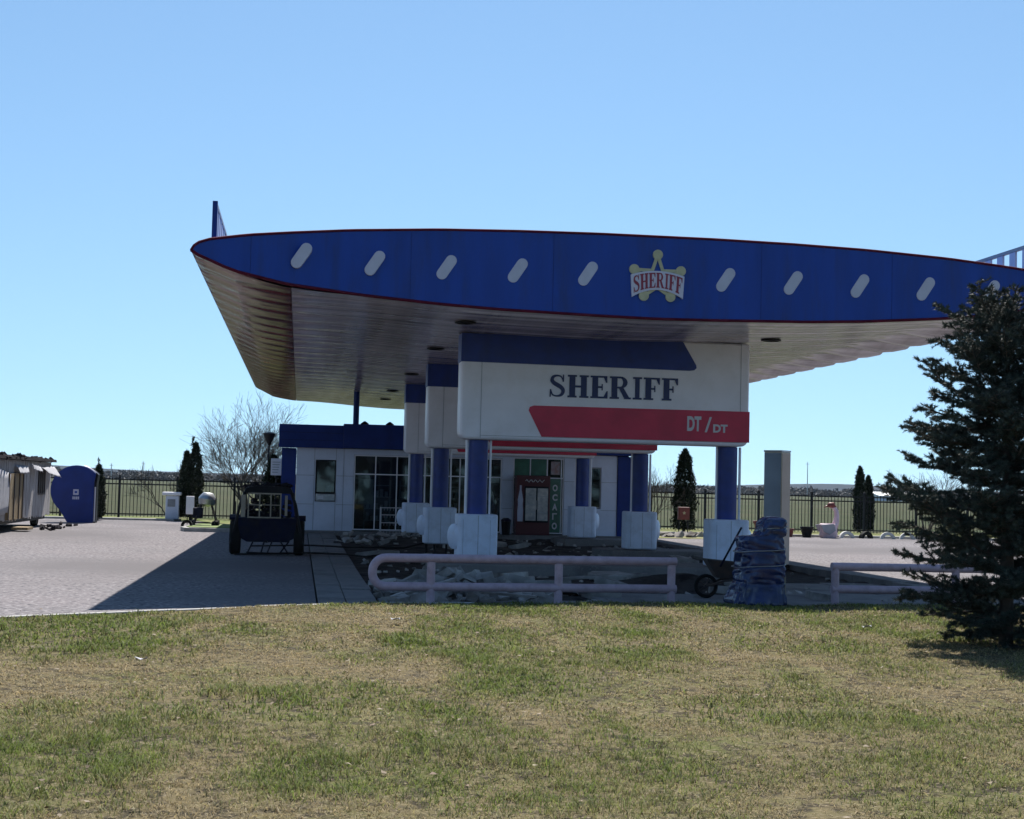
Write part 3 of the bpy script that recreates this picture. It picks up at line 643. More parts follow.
# interior shelves & goods (dim)
sh = MB()
for x in (2.2, 3.4, 4.6, 5.7):
    for z in (.4,.8,1.2,1.6): sh.box(x,x+.9,1.6,2.0,z,z+.03)
    sh.box(x,x+.03,1.6,2.0,.1,1.8); sh.box(x+.87,x+.9,1.6,2.0,.1,1.8)
    for z in (.43,.83,1.23):
        for k in range(5): sh.box(x+.06+k*.16,x+.16+k*.16,1.62,1.75,z,z+rnd.uniform(.1,.28))
sh.build('shop_shelf', M_mesh_w, bd)
MB().box(.85,1.05,.3,.5,1.33,1.58).build('window_tray', M_white, bd, bevel=.05)
# roof vents and the post between roof and canopy
t = tag(MB().lathe([(.10,3.35),(.10,4.83),(.09,4.84)], 16).build('roof_post', M_navy, smooth='auto'), 'slim dark post rising from the station roof to the canopy', 'post'); t.location = (1.83,51.4,.02)
for x, lb in ((2.14,'small dark vent cap on the station roof beside the slim post'),(3.0,'small dark vent cap on the station roof nearer the rear sign column')):
    t = thing('roof_vent', (x,51.6,3.4), lb, 'vent', 'vent caps on the station roof')
    MB().lathe([(.07,0),(.07,.28)],12).build('pipe', M_galv, t, smooth='auto'); MB().lathe([(.13,.29),(.15,.31),(.03,.40)],12).build('cap', M_black, t, smooth='auto')
# drinks cooler, bin, wire rack
ck = thing('drinks_cooler', (7.14,49.45,.09), 'dark red two-door drinks cooler with a bottle graphic beside the green panel', 'cooler')
MB().box(0,1.14,0,.5,.0,1.98).build('cabinet', mat('cooler_red', (.075,.006,.010), .45), ck, bevel=.02)
MB().box(.27,1.08,-.03,.0,.42,1.62).build('door_frame', M_black, ck)
for k in range(2):
    x = .31+k*.40; gd = MB().box(x,x+.35,-.036,-.031,.48,1.56).build('cooler_door', mat('cooler_pane_reflection', (.6,.57,.52), .3, col2=(.30,.30,.30), vscale=5), ck)  # pale pane colour stands in for reflections on the door glass
    s_ = MB()
    for z in (.75,1.0,1.28): s_.box(x+.01,x+.34,-.04,-.037,z,z+.02)
    build_split(s_, 'shelf_edge', M_galv, gd)
    MB().box(.685-.02+k*.05,.69-.01+k*.05,-.06,-.03,.85,1.15).build('handle', M_galv, ck)
bp_ = [(-.09,.0),(.09,.0),(.095,.35),(.08,.55),(.09,.72),(.03,1.05),(.03,1.2),(-.03,1.2),(-.03,1.05),(-.09,.72),(-.08,.55),(-.095,.35)]
MB().prism([(.14+a,.45+b) for a,b in bp_], -.006, 0, 'y').build('bottle_graphic', M_slot, ck)
wv = MB(); wv.tube([(.30+.04*k, -.01, 1.80+.045*math.sin(k*1.7)) for k in range(17)], .012, 5); wv.build('header_script', M_paletxt, ck)
bn_ = thing('waste_bin', (6.78,49.2,.09), 'small black waste bin beside the drinks cooler', 'bin')
MB().lathe([(.13,0),(.16,.42),(.165,.44)],18).build('bucket', M_black, bn_, smooth='auto'); MB().lathe([(.17,.445),(.165,.50),(.08,.56)],18).build('lid', M_brownbox, bn_, smooth='auto')
rk = thing('wire_rack', (2.6,48.2,-.02), 'wire display rack standing in front of the station windows', 'rack')
f = MB()
for x in (0,1.3):
    for y in (0,.4): f.tube([(x,y,0),(x,y,.95)], .018, 6)
build_split(f, 'frame_post', M_mesh_w, rk)
for z in (.2,.45,.7,.93):
    f = MB(); f.tube([(0,0,z),(1.3,0,z)], .014, 5); f.tube([(0,.4,z),(1.3,.4,z)], .014, 5)
    for k in range(14): f.tube([(k*.1,0,z-.01),(k*.1,.4,z-.01)], .006, 4); f.tube([(k*.1,-.002,z),(k*.1,-.002,z-.09)], .005, 4)
    f.build('shelf', M_mesh_w, rk)
# ------------------------------------------------------------------ rails
def rail(x0, x1, y, posts, roundleft, label, zt_=.64, zb_=.235, dy=0):
    t = thing('tubular_rail', (x0, y, 0), label, 'rail', 'chunky pale tubular rails along the lawn')
    L = x1-x0; r = .19; R = .062; pts = []
    pts = [(L,zt_)]; pts += [(r+(-r)*math.sin(a*PI/12), zt_-r+r*math.cos(a*PI/12)) for a in range(7)]
    pts += [(r-r*math.cos(a*PI/12), zb_+r-r*math.sin(a*PI/12)) for a in range(7)]; pts += [(L,zb_)]
    if roundleft: m = MB(); m.tube([(a, dy*a/L, b) for a, b in pts], R, 14); m.build('loop_bar', M_rail, t, smooth=True)
    else:
        for z in (zt_, zb_): m = MB(); m.tube([(0,0,z),(L*.5,dy*.5,z-.004),(L,dy,z)], R, 14); m.build('bar', M_rail, t, smooth='auto')
    for p in posts: m = MB(); q = p-x0; m.tube([(q, dy*q/L+.004, -.15),(q, dy*q/L+.004, zt_+(.03 if not roundleft else -.05))], R*.98, 14); m.build('post', M_rail, t, smooth='auto')
    return t
rail(1.06, 5.57, 21.45, (1.90, 3.78, 5.50), True, 'long pale lilac tubular rail with a rounded left end in front of the rubble', dy=.35)
rail(8.03, 12.2, 21.95, (8.09, 10.05, 12.1), False, 'pale lilac tubular rail right of the tarp-wrapped pump, running behind the spruce', .60, .26, dy=.15)
# ------------------------------------------------------------------ rubble
def chunk(m, c, s):
    vs = []; base = [(-1,-1,-1),(1,-1,-1),(1,1,-1),(-1,1,-1),(-1,-1,1),(1,-1,1),(1,1,1),(-1,1,1)]
    E = Matrix.Rotation(rnd.uniform(0,6),4,'Z') @ Matrix.Rotation(rnd.uniform(-.7,.7),4,'X') @ Matrix.Rotation(rnd.uniform(-.5,.5),4,'Y')
    sx, sy, sz = s*rnd.uniform(.6,1.5), s*rnd.uniform(.5,1.1), s*rnd.uniform(.25,.6)
    for b in base: vs.append(Vector(c) + E @ Vector((b[0]*sx*rnd.uniform(.6,1.1), b[1]*sy*rnd.uniform(.6,1.1), b[2]*sz*rnd.uniform(.7,1.1))))
    m.add(vs, [(0,3,2,1),(4,5,6,7),(0,1,5,4),(1,2,6,5),(2,3,7,6),(3,0,4,7)])
m = MB()
for i in range(420):
    a = rnd.gauss(0,1); b = rnd.gauss(0,1); x = 2.4+a*.75; y = 23.6+b*.9
    if not (1.25 < x < 4.6 and 21.75 < y < 27): continue
    h = .36*math.exp(-(a*a+b*b)/2.2); chunk(m, (x,y,-.05+rnd.uniform(0,1)*h), rnd.choice((.05,.07,.09,.13,.17)))
tag(m.build('rubble_heap', M_rubble), 'heap of broken concrete rubble behind the long tubular rail', 'rubble', kind='stuff')
m = MB()
for i in range(420):
    x = rnd.uniform(1.4, 11.6); y = rnd.uniform(22.6, 48.5)
    if 2.4 < x < 9.8 and 28.8 < y < 31.3: continue
    chunk(m, (x, y, -.03), rnd.choice((.03,.04,.06,.1)))
for i in range(130): chunk(m, (3.0+rnd.gauss(0,.9), 42.5+rnd.gauss(0,1.6), .12+rnd.uniform(-.1,.1)), rnd.choice((.06,.09,.13)))
for i in range(26):
    x = rnd.uniform(1.6, 9.6); y = rnd.choice((rnd.uniform(22.8,28.5), rnd.uniform(32,45))); l, w_ = rnd.uniform(.25,.6), rnd.uniform(.2,.45); t_ = rnd.uniform(.045,.08)
    E_ = Matrix.Translation((x,y,rnd.uniform(.0,.10))) @ Matrix.Rotation(rnd.uniform(0,6),4,'Z') @ Matrix.Rotation(rnd.uniform(-.28,.28),4,'X')
    k = rnd.randint(4,6); pl = [(l*math.cos(q*2*PI/k)*rnd.uniform(.7,1.1), w_*math.sin(q*2*PI/k)*rnd.uniform(.7,1.1)) for q in range(k)]; m.prism(pl, -t_, t_, 'z', E_)
tag(m.build('scattered_rubble', M_rubble), 'loose concrete lumps scattered over the dug-up forecourt', 'rubble', kind='stuff')
for i, (x, y, l, a, w_, lb) in enumerate(((1.9,22.4,1.1,.5,.07,'narrow broken board leaning in the rubble behind the rail'),(5.4,26.4,1.6,-.12,.16,'pale board lying by the dark soil mound mid forecourt'),(3.1,22.1,.9,.25,.10,'short pale board lying under the rail beside the rubble'))):
    o = MB().box(-l/2,l/2,-w_/2,w_/2,-.02,.02).build('board', M_rubble, bevel=.005); o.location = (x,y,.16-.03*i); o.rotation_euler = (.1,-.22+.15*i,a); tag(o, lb, 'board', 'loose boards in the forecourt')
# cables over the walkway
for i, pts in enumerate(([(-1.2,38.6,.03),(.3,38.7,.07),(1.2,38.2,.06),(2.6,37.4,.1),(3.3,37.8,.25)], [(-1.4,34.2,.03),(.3,34.6,.07),(1.1,34.2,.07),(2.0,32.6,.03),(3.0,30.8,.2)])):
    P = []
    for k in range(len(pts)-1):
        for s_ in range(6):
            t_ = s_/6; t2 = t_*t_*(3-2*t_); P.append(tuple(pts[k][j]*(1-t_)+pts[k+1][j]*t_ + (.03*math.sin(t_*PI) if j == 1 else 0) for j in range(3)))
    P.append(pts[-1]); m = MB(); m.tube(P, .02, 6); tag(m.build('cable', M_rubber, smooth=True), ('farther','nearer')[i]+' black cable lying across the slab walkway', 'cable', 'cables over the walkway')
# ------------------------------------------------------------------ wheelbarrow, pole, wrapped pump
wb = thing('wheelbarrow', (6.72,23.3,0), 'dark rusty wheelbarrow parked left of the tarp-wrapped pump', 'wheelbarrow', rz=math.radians(-6))
M_rusty = mat('rusty_steel', (.07,.045,.035), .75, col2=(.03,.025,.025), vscale=6, bump=.3, bscale=40)
tr = MB(); a = [(-.30,-.27,.62),(.44,-.27,.56),(.44,.27,.56),(-.30,.27,.62),(-.12,-.17,.33),(.30,-.17,.31),(.30,.17,.31),(-.12,.17,.33)]
ti = [(x*.96+.002, y*.93, z+(.0 if k < 4 else .02)) for k, (x,y,z) in enumerate(a)]
tr.add(a+ti, [(0,1,5,4),(1,2,6,5),(2,3,7,6),(3,0,4,7),(4,5,6,7),(8,12,13,9),(9,13,14,10),(10,14,15,11),(11,15,12,8),(12,15,14,13),(0,8,9,1),(1,9,10,2),(2,10,11,3),(3,11,8,0)])
tr.build('tray', M_rusty, wb)
for s_ in (-1,1):
    m = MB(); m.tube([(-.26,s_*.06,.19),(.0,s_*.2,.29),(.5,s_*.26,.34),(.85,s_*.28,.42)], .019, 8); m.build('handle_bar', M_rusty, wb, smooth=True)
    m = MB(); m.tube([(.35,s_*.23,.32),(.42,s_*.25,.0),(.55,s_*.25,.0),(.62,s_*.26,.36)], .015, 8); m.build('leg', M_rusty, wb, smooth=True)
wh = bpy.data.objects.new('wheel', None); COL.objects.link(wh); wh.parent = wb; wh.location = (-.27,0,.19)
M = Matrix.Rotation(PI/2, 4, 'X')
MB().lathe([(.135,-.035),(.175,-.04),(.19,-.02),(.19,.02),(.175,.04),(.135,.035)],26,M,True).build('tyre', M_rubber, wh, smooth='auto')
r_ = MB(); r_.lathe([(.03,-.05),(.03,.05)],12,M)
for k in range(5):
    q = k*2*PI/5; r_.tube([(0,0,0),(.135*math.cos(q),0,.135*math.sin(q))], .010, 5)
r_.build('rim', M_rusty, wh)
m = MB(); m.tube([(0,0,0),(.34,.02,.62)], .017, 8); o = m.build('pole', M_brownbox, smooth=True); o.location = (6.56,22.9,.52); tag(o, 'dark pole sticking up out of the wheelbarrow tray', 'pole')
prof = [(.0,6.53,.30,.34),(.03,6.55,.38,.42),(.08,6.56,.385,.42),(.14,6.58,.375,.38),(.22,6.60,.365,.34),(.36,6.61,.355,.31),(.5,6.615,.365,.31),(.62,6.61,.365,.30),(.78,6.615,.365,.30),(.90,6.62,.36,.29),(1.0,6.62,.35,.28),(1.035,6.63,.325,.26),(1.06,6.76,.235,.25),(1.12,6.79,.215,.24),(1.22,6.80,.20,.23),(1.29,6.81,.185,.20),(1.33,6.81,.13,.14),(1.34,6.81,.02,.02)]
NS = 96; zs = np.concatenate([np.linspace(0,1.34,110)]); pz = [p[0] for p in prof]; V = []
for z in zs:
    cx = np.interp(z, pz, [p[1] for p in prof])-6.6; hw = np.interp(z, pz, [p[2] for p in prof]); hd = np.interp(z, pz, [p[3] for p in prof])
    for k in range(NS):
        a = 2*PI*k/NS; c, s_ = math.cos(a), math.sin(a); e = .55
        x = hw*math.copysign(abs(c)**e, c); y = hd*math.copysign(abs(s_)**e, s_)
        nz = mnoise.noise(Vector((c*1.6, s_*1.6, z*2.2)))*.05
        wrap = abs(mnoise.noise(Vector((c*1.6+5, s_*1.6, z*9.5+c*1.3+s_*1.1))))*.048*(1 if z > .42 else z/.42) + mnoise.noise(Vector((c*5, s_*5, z*7)))*.018
        fold = abs(mnoise.noise(Vector((c*5.5+s_*2, s_*5.5, z*2.0+c))))*.14*max(0, 1-z/.6)
        cinch = -.02*math.exp(-((z-.60-.04*c)/.025)**2) - .015*math.exp(-((z-.82+.05*c)/.02)**2) - .015*math.exp(-((z-.36-.03*s_)/.02)**2)
        d = 1 + (nz + wrap - .02 + fold + cinch)/max(.2, hw)*(1 if hw > .1 else .3)
        V.append((cx + x*d, y*d, z))
i = np.arange(len(zs)*NS).reshape(len(zs), NS); j = np.roll(i, -1, 1)
Fq = np.stack([i[:-1], j[:-1], j[1:], i[1:]], -1).reshape(-1,4)
wp = thing('wrapped_pump', (6.88,21.95,0), 'stepped fuel pump wrapped in glossy dark blue tarpaulin beside the wheelbarrow', 'wrapped pump')
quick_mesh('tarpaulin', np.array(V), Fq, M_tarp, wp, smooth=True)
for z, cx, hw, hd in ((.60,.0,.375,.315),(.83,.01,.37,.31),(1.17,.19,.215,.245)):
    m = MB(); m.tube([(cx+hw*1.01*math.copysign(abs(math.cos(a))**.55, math.cos(a)), hd*1.01*math.copysign(abs(math.sin(a))**.55, math.sin(a)), z+.03*math.cos(a)) for a in np.linspace(0,2*PI,48,endpoint=False)], .007, 5, closed=True); m.build('tie_cord', M_galv, wp)
MB().box(.22,.40,-.1,.25,0,.46).build('pump_foot', M_cream, wp, bevel=.01)
# steel pylon
py_ = thing('steel_pylon', (10.75,33,0), 'tall square brushed steel box standing behind the tarp-wrapped pump', 'pylon', rz=math.radians(45))
MB().box(-.22,.22,-.22,.22,.05,2.62).build('steel_casing', M_steel, py_, bevel=.01)
for a_ in ((.222,.228,-.205,.205),): MB().box(-.205,.205,-.228,-.222,.08,2.60).build('right_reflection', mat('tan_reflection', (.40,.31,.25), .45, var=.06, vscale=2, dirt=.3, dcol=(.25,.2,.17)), py_)  # tan reflection on the steel's right face, put into a plate's colour
MB().box(-.228,-.222,-.205,.205,.08,2.60).build('left_reflection', M_pyl, py_)  # darker reflection on the left face, put into this plate's colour
MB().box(-.228,.228,-.228,.228,2.622,2.66).build('top_cap', M_galv, py_); MB().box(-.26,.26,-.26,.26,-.1,.048).build('base_plate', M_black, py_)
# ------------------------------------------------------------------ left side: trailer, mixer, bed items
tv = thing('old_trailer', (-.70,34.6,0), 'dark old two-wheeled trailer carrying a cream window frame, left of the station', 'trailer')
MB().prism([(-.62,.40),(-.45,.30),(.45,.30),(.62,.40),(.66,.84),(-.66,.84)], -.1, 1.3, 'y').build('tub', M_brownbox, tv, bevel=.02)
for s_ in (-1,1):
    wl = bpy.data.objects.new('wheel', None); COL.objects.link(wl); wl.parent = tv; wl.location = (s_*.72,.25,.40)
    Mw = Matrix.Rotation(PI/2, 4, 'Y')
    MB().lathe([(.22,-.10),(.36,-.12),(.40,-.08),(.40,.08),(.36,.12),(.22,.10)],28,Mw,True).build('tyre', M_rubber, wl, smooth='auto')
    MB().lathe([(.05,-.11),(.21,-.08),(.22,.08),(.05,.11)],20,Mw).build('rim', M_rusty, wl, smooth='auto')
    MB().prism([(-.15+.25,.84),(.0+.25,.90),(.3+.25,.90),(.45+.25,.80),(.45+.25,.76),(-.15+.25,.79)], s_*.60, s_*.86, 'x').build('mudguard', M_brownbox, tv)
    m = MB(); m.tube([(s_*.80,-.12,.25),(s_*.62,-.1,1.15),(s_*.52,-.05,1.42)], .035, 6); m.tube([(s_*.68,1.2,.6),(s_*.55,1.2,1.42)], .03, 6); build_split(m, 'frame_post', M_black, tv)
m = MB(); m.prism([(-.56,1.40),(.56,1.40),(.50,1.53),(.2,1.57),(-.35,1.56),(-.50,1.52)], -.12, 1.3, 'y'); m.build('roof', M_black, tv, bevel=.02)
fr = MB()
for z in (.84,1.13,1.38): fr.box(-.45,.30,-.14,-.105,z,z+(.03 if z != 1.13 else .018))
for x in (-.45,-.20,.05,.27): fr.box(x,x+.028,-.145,-.10,.84,1.41)
fr.build('window_frame', M_cream, tv)
m = MB(); m.box(-.60,-.50,-.135,-.11,.86,1.36); m.box(.38,.44,-.135,-.11,.9,1.36); build_split(m, 'side_strip', M_cream, tv)
m = MB()
for x0_, x1_ in ((-.3,-.42),(-.05,-.12),(.12,.02),(.3,.48),(.5,.3)): m.tube([(x0_,-.1,.33),(x1_,-.25,.06)], .018, 5)
m.tube([(-.45,-.25,.07),(.5,-.25,.05)], .014, 5); m.tube([(0,-.1,.3),(0,-.9,.35)], .03, 6); build_split(m, 'drawbar', M_black, tv)
m = MB()
for i in range(26): chunk(m, (rnd.uniform(-.6,.5), rnd.uniform(0,1.2), 1.56+rnd.uniform(-.02,.05)), rnd.uniform(.04,.09))
tag(m.build('roof_junk', M_roofold), 'dark scrap lying on the roof of the old trailer', 'scrap', kind='stuff').location = (-.70,34.6,0)
m = MB()
for i in range(60): chunk(m, (rnd.uniform(-.5,.5), rnd.uniform(.05,1.1), .86+rnd.random()**2*.4), rnd.uniform(.04,.10))
tag(m.build('trailer_load', M_roofold), 'dark load filling the tub of the old trailer', 'scrap', kind='stuff').location = (-.70,34.6,0)
mx = thing('drum_mixer', (-3.1,51.6,.02), 'small mixer with a pale tapered drum beside the little green bed', 'mixer')
MB().lathe([(.10,.0),(.27,.08),(.30,.26),(.27,.32),(.17,.46),(.15,.47)],24,Matrix.Translation((0,0,.74)) @ Matrix.Rotation(.12,4,'Y')).build('drum', M_galv, mx, smooth='auto')
m = MB()
for x,y in ((-.4,-.25),(.4,-.25),(-.4,.25),(.4,.25)): m.tube([(x,y,.12),(x*.4,y*.3,.85)], .03, 6)
m.tube([(-.4,-.25,.2),(.4,-.25,.2)], .025, 6); m.build('stand', M_rusty, mx)
MB().box(-.42,-.1,-.2,.2,.35,.7).build('motor_box', M_brownbox, mx, bevel=.02)
for x in (-.42,.42): MB().lathe([(.05,-.03),(.15,-.03),(.15,.03),(.05,.03)],18,Matrix.Translation((x,.2,.15)) @ Matrix.Rotation(PI/2,4,'Y')).build('wheel', M_rubber, mx, smooth='auto')
pn = thing('leaning_panel', (-3.75,53.3,.1), 'small white panel propped between the cypress and the mixer', 'panel')
MB().box(-.14,.14,-.02,.02,.35,.98).build('sheet', M_white, pn, bevel=.02); MB().box(-.1,-.07,-.0,.03,0,.35).build('support', M_black, pn); MB().box(.07,.1,-.0,.03,0,.35).build('support', M_black, pn)
for i, (x, lb) in enumerate(((-2.75,'thin dark stake in the green bed, left one'),(-2.1,'thin dark stake in the green bed nearer the trailer'))):
    t = thing('stake', (x,51,.12), lb, 'stake', 'stakes in the green bed'); MB().tube([(0,0,0),(0,0,.95-.1*i)], .02, 6).build('rod', M_rusty, t); MB().lathe([(.09,0),(.13,.05),(.10,.16),(.03,.2)],14).build('foot', M_rubber, t, smooth='auto')
bg = thing('plastic_sack', (-1.9,52.0,.14), 'crumpled white sack on the green bed behind the trailer', 'sack')
V = []; 
m = MB(); m.lathe([(.10,0),(.16,.06),(.15,.25),(.08,.38),(.04,.42),(.07,.47)],14); o = m.build('sack', M_cloth, bg, smooth=True)
tb = thing('tyre', (-3.62,50.2,.16), 'small dark tyre lying on the kerb corner of the green bed', 'tyre'); MB().lathe([(.10,-.07),(.17,-.08),(.19,0),(.17,.08),(.10,.07)],22,Matrix.Rotation(1.3,4,'X'),True).build('tread', M_rubber, tb, smooth='auto')
dp = thing('white_dispenser', (-5.02,61.6,.0), 'white cabinet with an overhanging lid standing left of the twin-topped cypress', 'cabinet')
MB().box(-.26,.26,-.3,.3,.06,.98).build('body', M_clad, dp, bevel=.03); MB().box(-.40,.34,-.38,.38,1.0,1.13).build('lid', M_white, dp, bevel=.03); MB().box(-.33,.33,-.35,.35,-.1,.058).build('plinth', M_conc, dp)
MB().box(-.18,.12,-.312,-.30,.55,.85).build('front_panel', M_grayp, dp)
# round-fronted blue booth
bo = thing('round_booth', (-8.0,56.0,0), 'dark blue booth with a round disc-shaped front and small white mark', 'booth')
cx_, cz_, R_ = .0, 1.17, .90
ol = [(cx_+R_*math.cos(a), cz_+R_*math.sin(a)) for a in np.linspace(math.radians(42), math.radians(231), 34)] + [(-.28,.0),(.62,.0),(.62,1.45)]
MB().prism(ol, 0, .10, 'y').build('front_disc', M_navy, bo, smooth='auto')
ol2 = [(x*.97+.1, z*.985) for x, z in ol]
MB().prism(ol2, .101, .6, 'y').build('body', M_black, bo, smooth='auto')
m = MB(); m.tube([(cx_+(R_+.01)*math.cos(a), .12, cz_+(R_+.01)*math.sin(a)) for a in np.linspace(math.radians(44), math.radians(75), 10)], .03, 6); m.tube([(.655,.10,.05),(.655,.10,1.3)], .025, 6); build_split(m, 'edge_strip', M_white, bo)
mk = MB(); mk.box(-.10,.09,-.008,.0,1.00,1.20); mk.build('mark', M_slot, bo); mk = MB()
for k in range(4): mk.box(-.12+k*.062,-.12+k*.062+.045,-.008,.0,.84,.94)
mk.build('mark_lettering', M_slot, bo)
MB().box(-.05,.04,-.012,-.008,1.06,1.14).build('mark', M_blue, bo)
# derelict shed on wheels
sh_ = thing('derelict_shed', (-8.42,0,0), 'derelict peeling white shed wagon with dark roof at the left edge', 'shed')
w = MB(); w.box(-2.4,0,37,52.9,.36,2.12); w.build('wall', M_oldwhite, sh_)
m = MB(); y = 37.0
while y < 52.8:
    d = rnd.uniform(.12,.24); m.box(.002,.012+rnd.uniform(0,.014), y, y+d-.012, .34+rnd.uniform(-.05,.06), 2.12-rnd.uniform(0,.04)); y += d
m.build('cladding_boards', M_oldwhite, sh_)
m = MB(); m.prism([(-2.6,2.13),(.16,2.13),(.14,2.22),(-.9,2.32),(-2.6,2.30)], 36.8, 53.1, 'y')
for i in range(110): chunk(m, (rnd.uniform(-.4,.16), rnd.uniform(37,53), 2.2+rnd.uniform(-.03,.06)), rnd.uniform(.04,.12))
m.build('roof', M_roofold, sh_)
for (y0, y1, z0, z1) in ((50.3,51.5,1.1,1.85),(42.2,43.4,1.1,1.85)):
    wf = MB().box(.03,.045,y0,y1,z0,z1).build('window', M_dark, sh_); m = MB()
    for q in np.linspace(y0,y1-.05,4): m.box(.046,.065,q,q+.05,z0,z1)
    m.box(.046,.07,y0,y1,z0-.05,z0); m.box(.046,.07,y0,y1,z1,z1+.05); m.build('frame', M_rusty, wf)
dr = MB().box(.03,.10,45.0,47.3,.36,1.72).build('door', M_wood, sh_); m = MB(); 
for q in (45.0,45.8,46.6,47.2): m.box(.101,.125,q,q+.07,.36,1.72)
build_split(m, 'door_batten', M_rusty, dr)
def flap(pts, nm='torn_sheet'):
    vs = []; n = 14; k = 6; 
    (a, b, c, d) = [Vector(p) for p in pts]
    for i in range(n+1):
        for j in range(k+1):
            u, v = i/n, j/k; p = a*(1-u)*(1-v)+b*u*(1-v)+c*u*v+d*(1-u)*v
            vs.append(p + Vector((.02*math.sin(i*1.9+j*.6)+.02, 0, .012*math.sin(i*1.3+j))))
    fs = [(i*(k+1)+j, (i+1)*(k+1)+j, (i+1)*(k+1)+j+1, i*(k+1)+j+1) for i in range(n) for j in range(k)]
    o = MB().add(vs, fs).build(nm, M_cloth, sh_, smooth=True); s_ = o.modifiers.new('Solidify','SOLIDIFY'); s_.thickness = .012
flap([(.10,50.2,1.92),(.10,52.6,1.98),(.42,52.4,1.62),(.30,50.9,1.72)]); flap([(.10,48.4,2.02),(.10,49.9,1.95),(.25,49.8,1.78),(.16,48.6,1.85)])
flap([(.06,43.6,1.85),(.06,45.2,1.7),(.10,44.9,.6),(.10,43.4,.5)]); flap([(.06,46.0,1.95),(.06,47.9,1.95),(.2,47.6,1.74),(.2,46.1,1.72)])
m = MB(); m.box(-2.2,-.1,37.2,52.6,.22,.34); m.build('chassis', M_black, sh_)
for y in (40.5,44.6,51.2): MB().lathe([(.06,-.09),(.24,-.1),(.27,0),(.24,.1),(.06,.09)],20,Matrix.Translation((-.2,y,.27)) @ Matrix.Rotation(PI/2,4,'Y')).build('wheel', M_rubber, sh_, smooth='auto')
MB().box(.03,.5,46.0,46.9,.05,.13).build('doorstep', M_wood, sh_)
m = MB()
for i in range(16): chunk(m, (rnd.uniform(-8.2,-7.4), rnd.uniform(47,53), .05), rnd.uniform(.05,.1))
tag(m.build('timber_scraps', M_roofold), 'dark scraps on the paving at the foot of the derelict shed', 'scrap', kind='stuff')
# ------------------------------------------------------------------ fences
def fence(x0, x1, y, step, label, ztop=1.62):
    t = thing('iron_fence', (x0, y, 0), label, 'fence', 'black iron perimeter fence'); n = int(round((x1-x0)/step))
    post = None; pan = None
    for i in range(n+1):
        if post is None: post = MB().box(-.045,.045,-.045,.045,-.2,ztop+.12).build('post', M_iron, t); MB().lathe([(.07,ztop+.12),(.06,ztop+.15),(.01,ztop+.2)],8).build('cap', M_iron, post)
        elif True:
            c = post.copy(); COL.objects.link(c); c.parent = t; c.location = (i*step,0,0)
            k = post.children[0].copy(); COL.objects.link(k); k.parent = c
        if i < n:
            if pan is None:
                m = MB()
                for z in (ztop-.03, ztop-.22, .16): m.box(.046,step-.046,-.015,.015,z-.026,z+.026)
                q = int(step/.145)
                for k in range(1,q): m.box(k*step/q-.013,k*step/q+.013,-.009,.009,.05,ztop+.04)
                pan = m.build('panel', M_iron, t)
            else: c = pan.copy(); COL.objects.link(c); c.parent = t; c.location = (i*step,0,0)
    return t
fence(-21.5, 2.0, 64.0, 2.35, 'black iron picket fence left of the station, in front of the fields')
fence(10.0, 47.6, 62.0, 2.35, 'black iron picket fence right of the station, behind the white swan planter', 1.62)
# ------------------------------------------------------------------ conifers, bare trees
def leaf_cloud(P, size, R, flat=.5, up=.0):
    """P (n,3) leaf centres -> triangles"""
    n = len(P); a = R.normal(0,1,(n,3)); a[:,2] = a[:,2]*flat + up; a /= np.linalg.norm(a,axis=1)[:,None]
    b = R.normal(0,1,(n,3)); b -= a*(a*b).sum(1)[:,None]; b /= np.linalg.norm(b,axis=1)[:,None]
    s_ = (size*R.uniform(.5,1.4,n))[:,None]
    V = np.stack([P-b*s_*.35, P+b*s_*.35, P+a*s_*1.5],1).reshape(-1,3); return V, np.arange(n*3).reshape(-1,3)
def thuja(loc, h, r, label, peaks=((0,0,1,1),), n=5200, seed=1, spike=0):
    R = np.random.RandomState(seed); t = thing('cypress_tree', loc, label, 'tree', 'dark columnar evergreens'); Ps = []
    for (px_, py__, hh, rs) in peaks:
        z = R.uniform(.02,1,n)**.9; rad = r*rs*np.clip(np.sin(np.clip(z*.86+.14,0,1)**.8*PI)**.55, .03, 1)*(1+.12*np.sin(z*23+seed)+R.normal(0,.06,n)); a = R.uniform(0,2*PI,n)
        rho = rad*np.sqrt(R.uniform(.25,1,n))*(1+.10*np.sin(a*5+z*9)); Ps.append(np.stack([px_+rho*np.cos(a), py__+rho*np.sin(a), .05+z*h*hh*.97],-1))
    if spike: q = R.uniform(0,1,60); Ps.append(np.stack([R.normal(0,.02,60), R.normal(0,.02,60), h*.95+q*spike],-1))
    P = np.concatenate(Ps); V, Fc = leaf_cloud(P, .075, R, 1.0, 1.1); tint = np.repeat(R.rand(len(P))**2,3)
    quick_mesh('crown', V, Fc, M_thuja, t, {'tint': tint})
    m = MB(); m.tube([(0,0,-.1),(0,0,h*.5),(0,0,h*.93)], [.07,.05,.01], 8); m.build('trunk', M_bark, t, smooth=True); return t
thuja((-4.32,61.8,0), 3.15, .45, 'tall dark twin-topped cypress before the left fence', ((.12,0,1,.8),(-.22,.1,.88,.75)), 5200, 3, .35)
thuja((-7.7,59.6,0), 2.1, .30, 'small dark cypress right behind the round-fronted booth', n=3600, seed=4, spike=.35)
thuja((-1.0,57.0,0), 2.65, .42, 'dark evergreen at the left corner of the station, behind the white notice', n=4800, seed=5)
thuja((15.15,58.2,0), 3.35, .47, 'broad dark cypress behind the red fire box', n=7000, seed=6)
thuja((24.75,64.2,0), 2.95, .30, 'taller of the two slim cypresses near the swan planter', n=4800, seed=7)
thuja((25.3,64.6,0), 2.55, .28, 'shorter of the two slim cypresses near the swan planter', n=4800, seed=8)
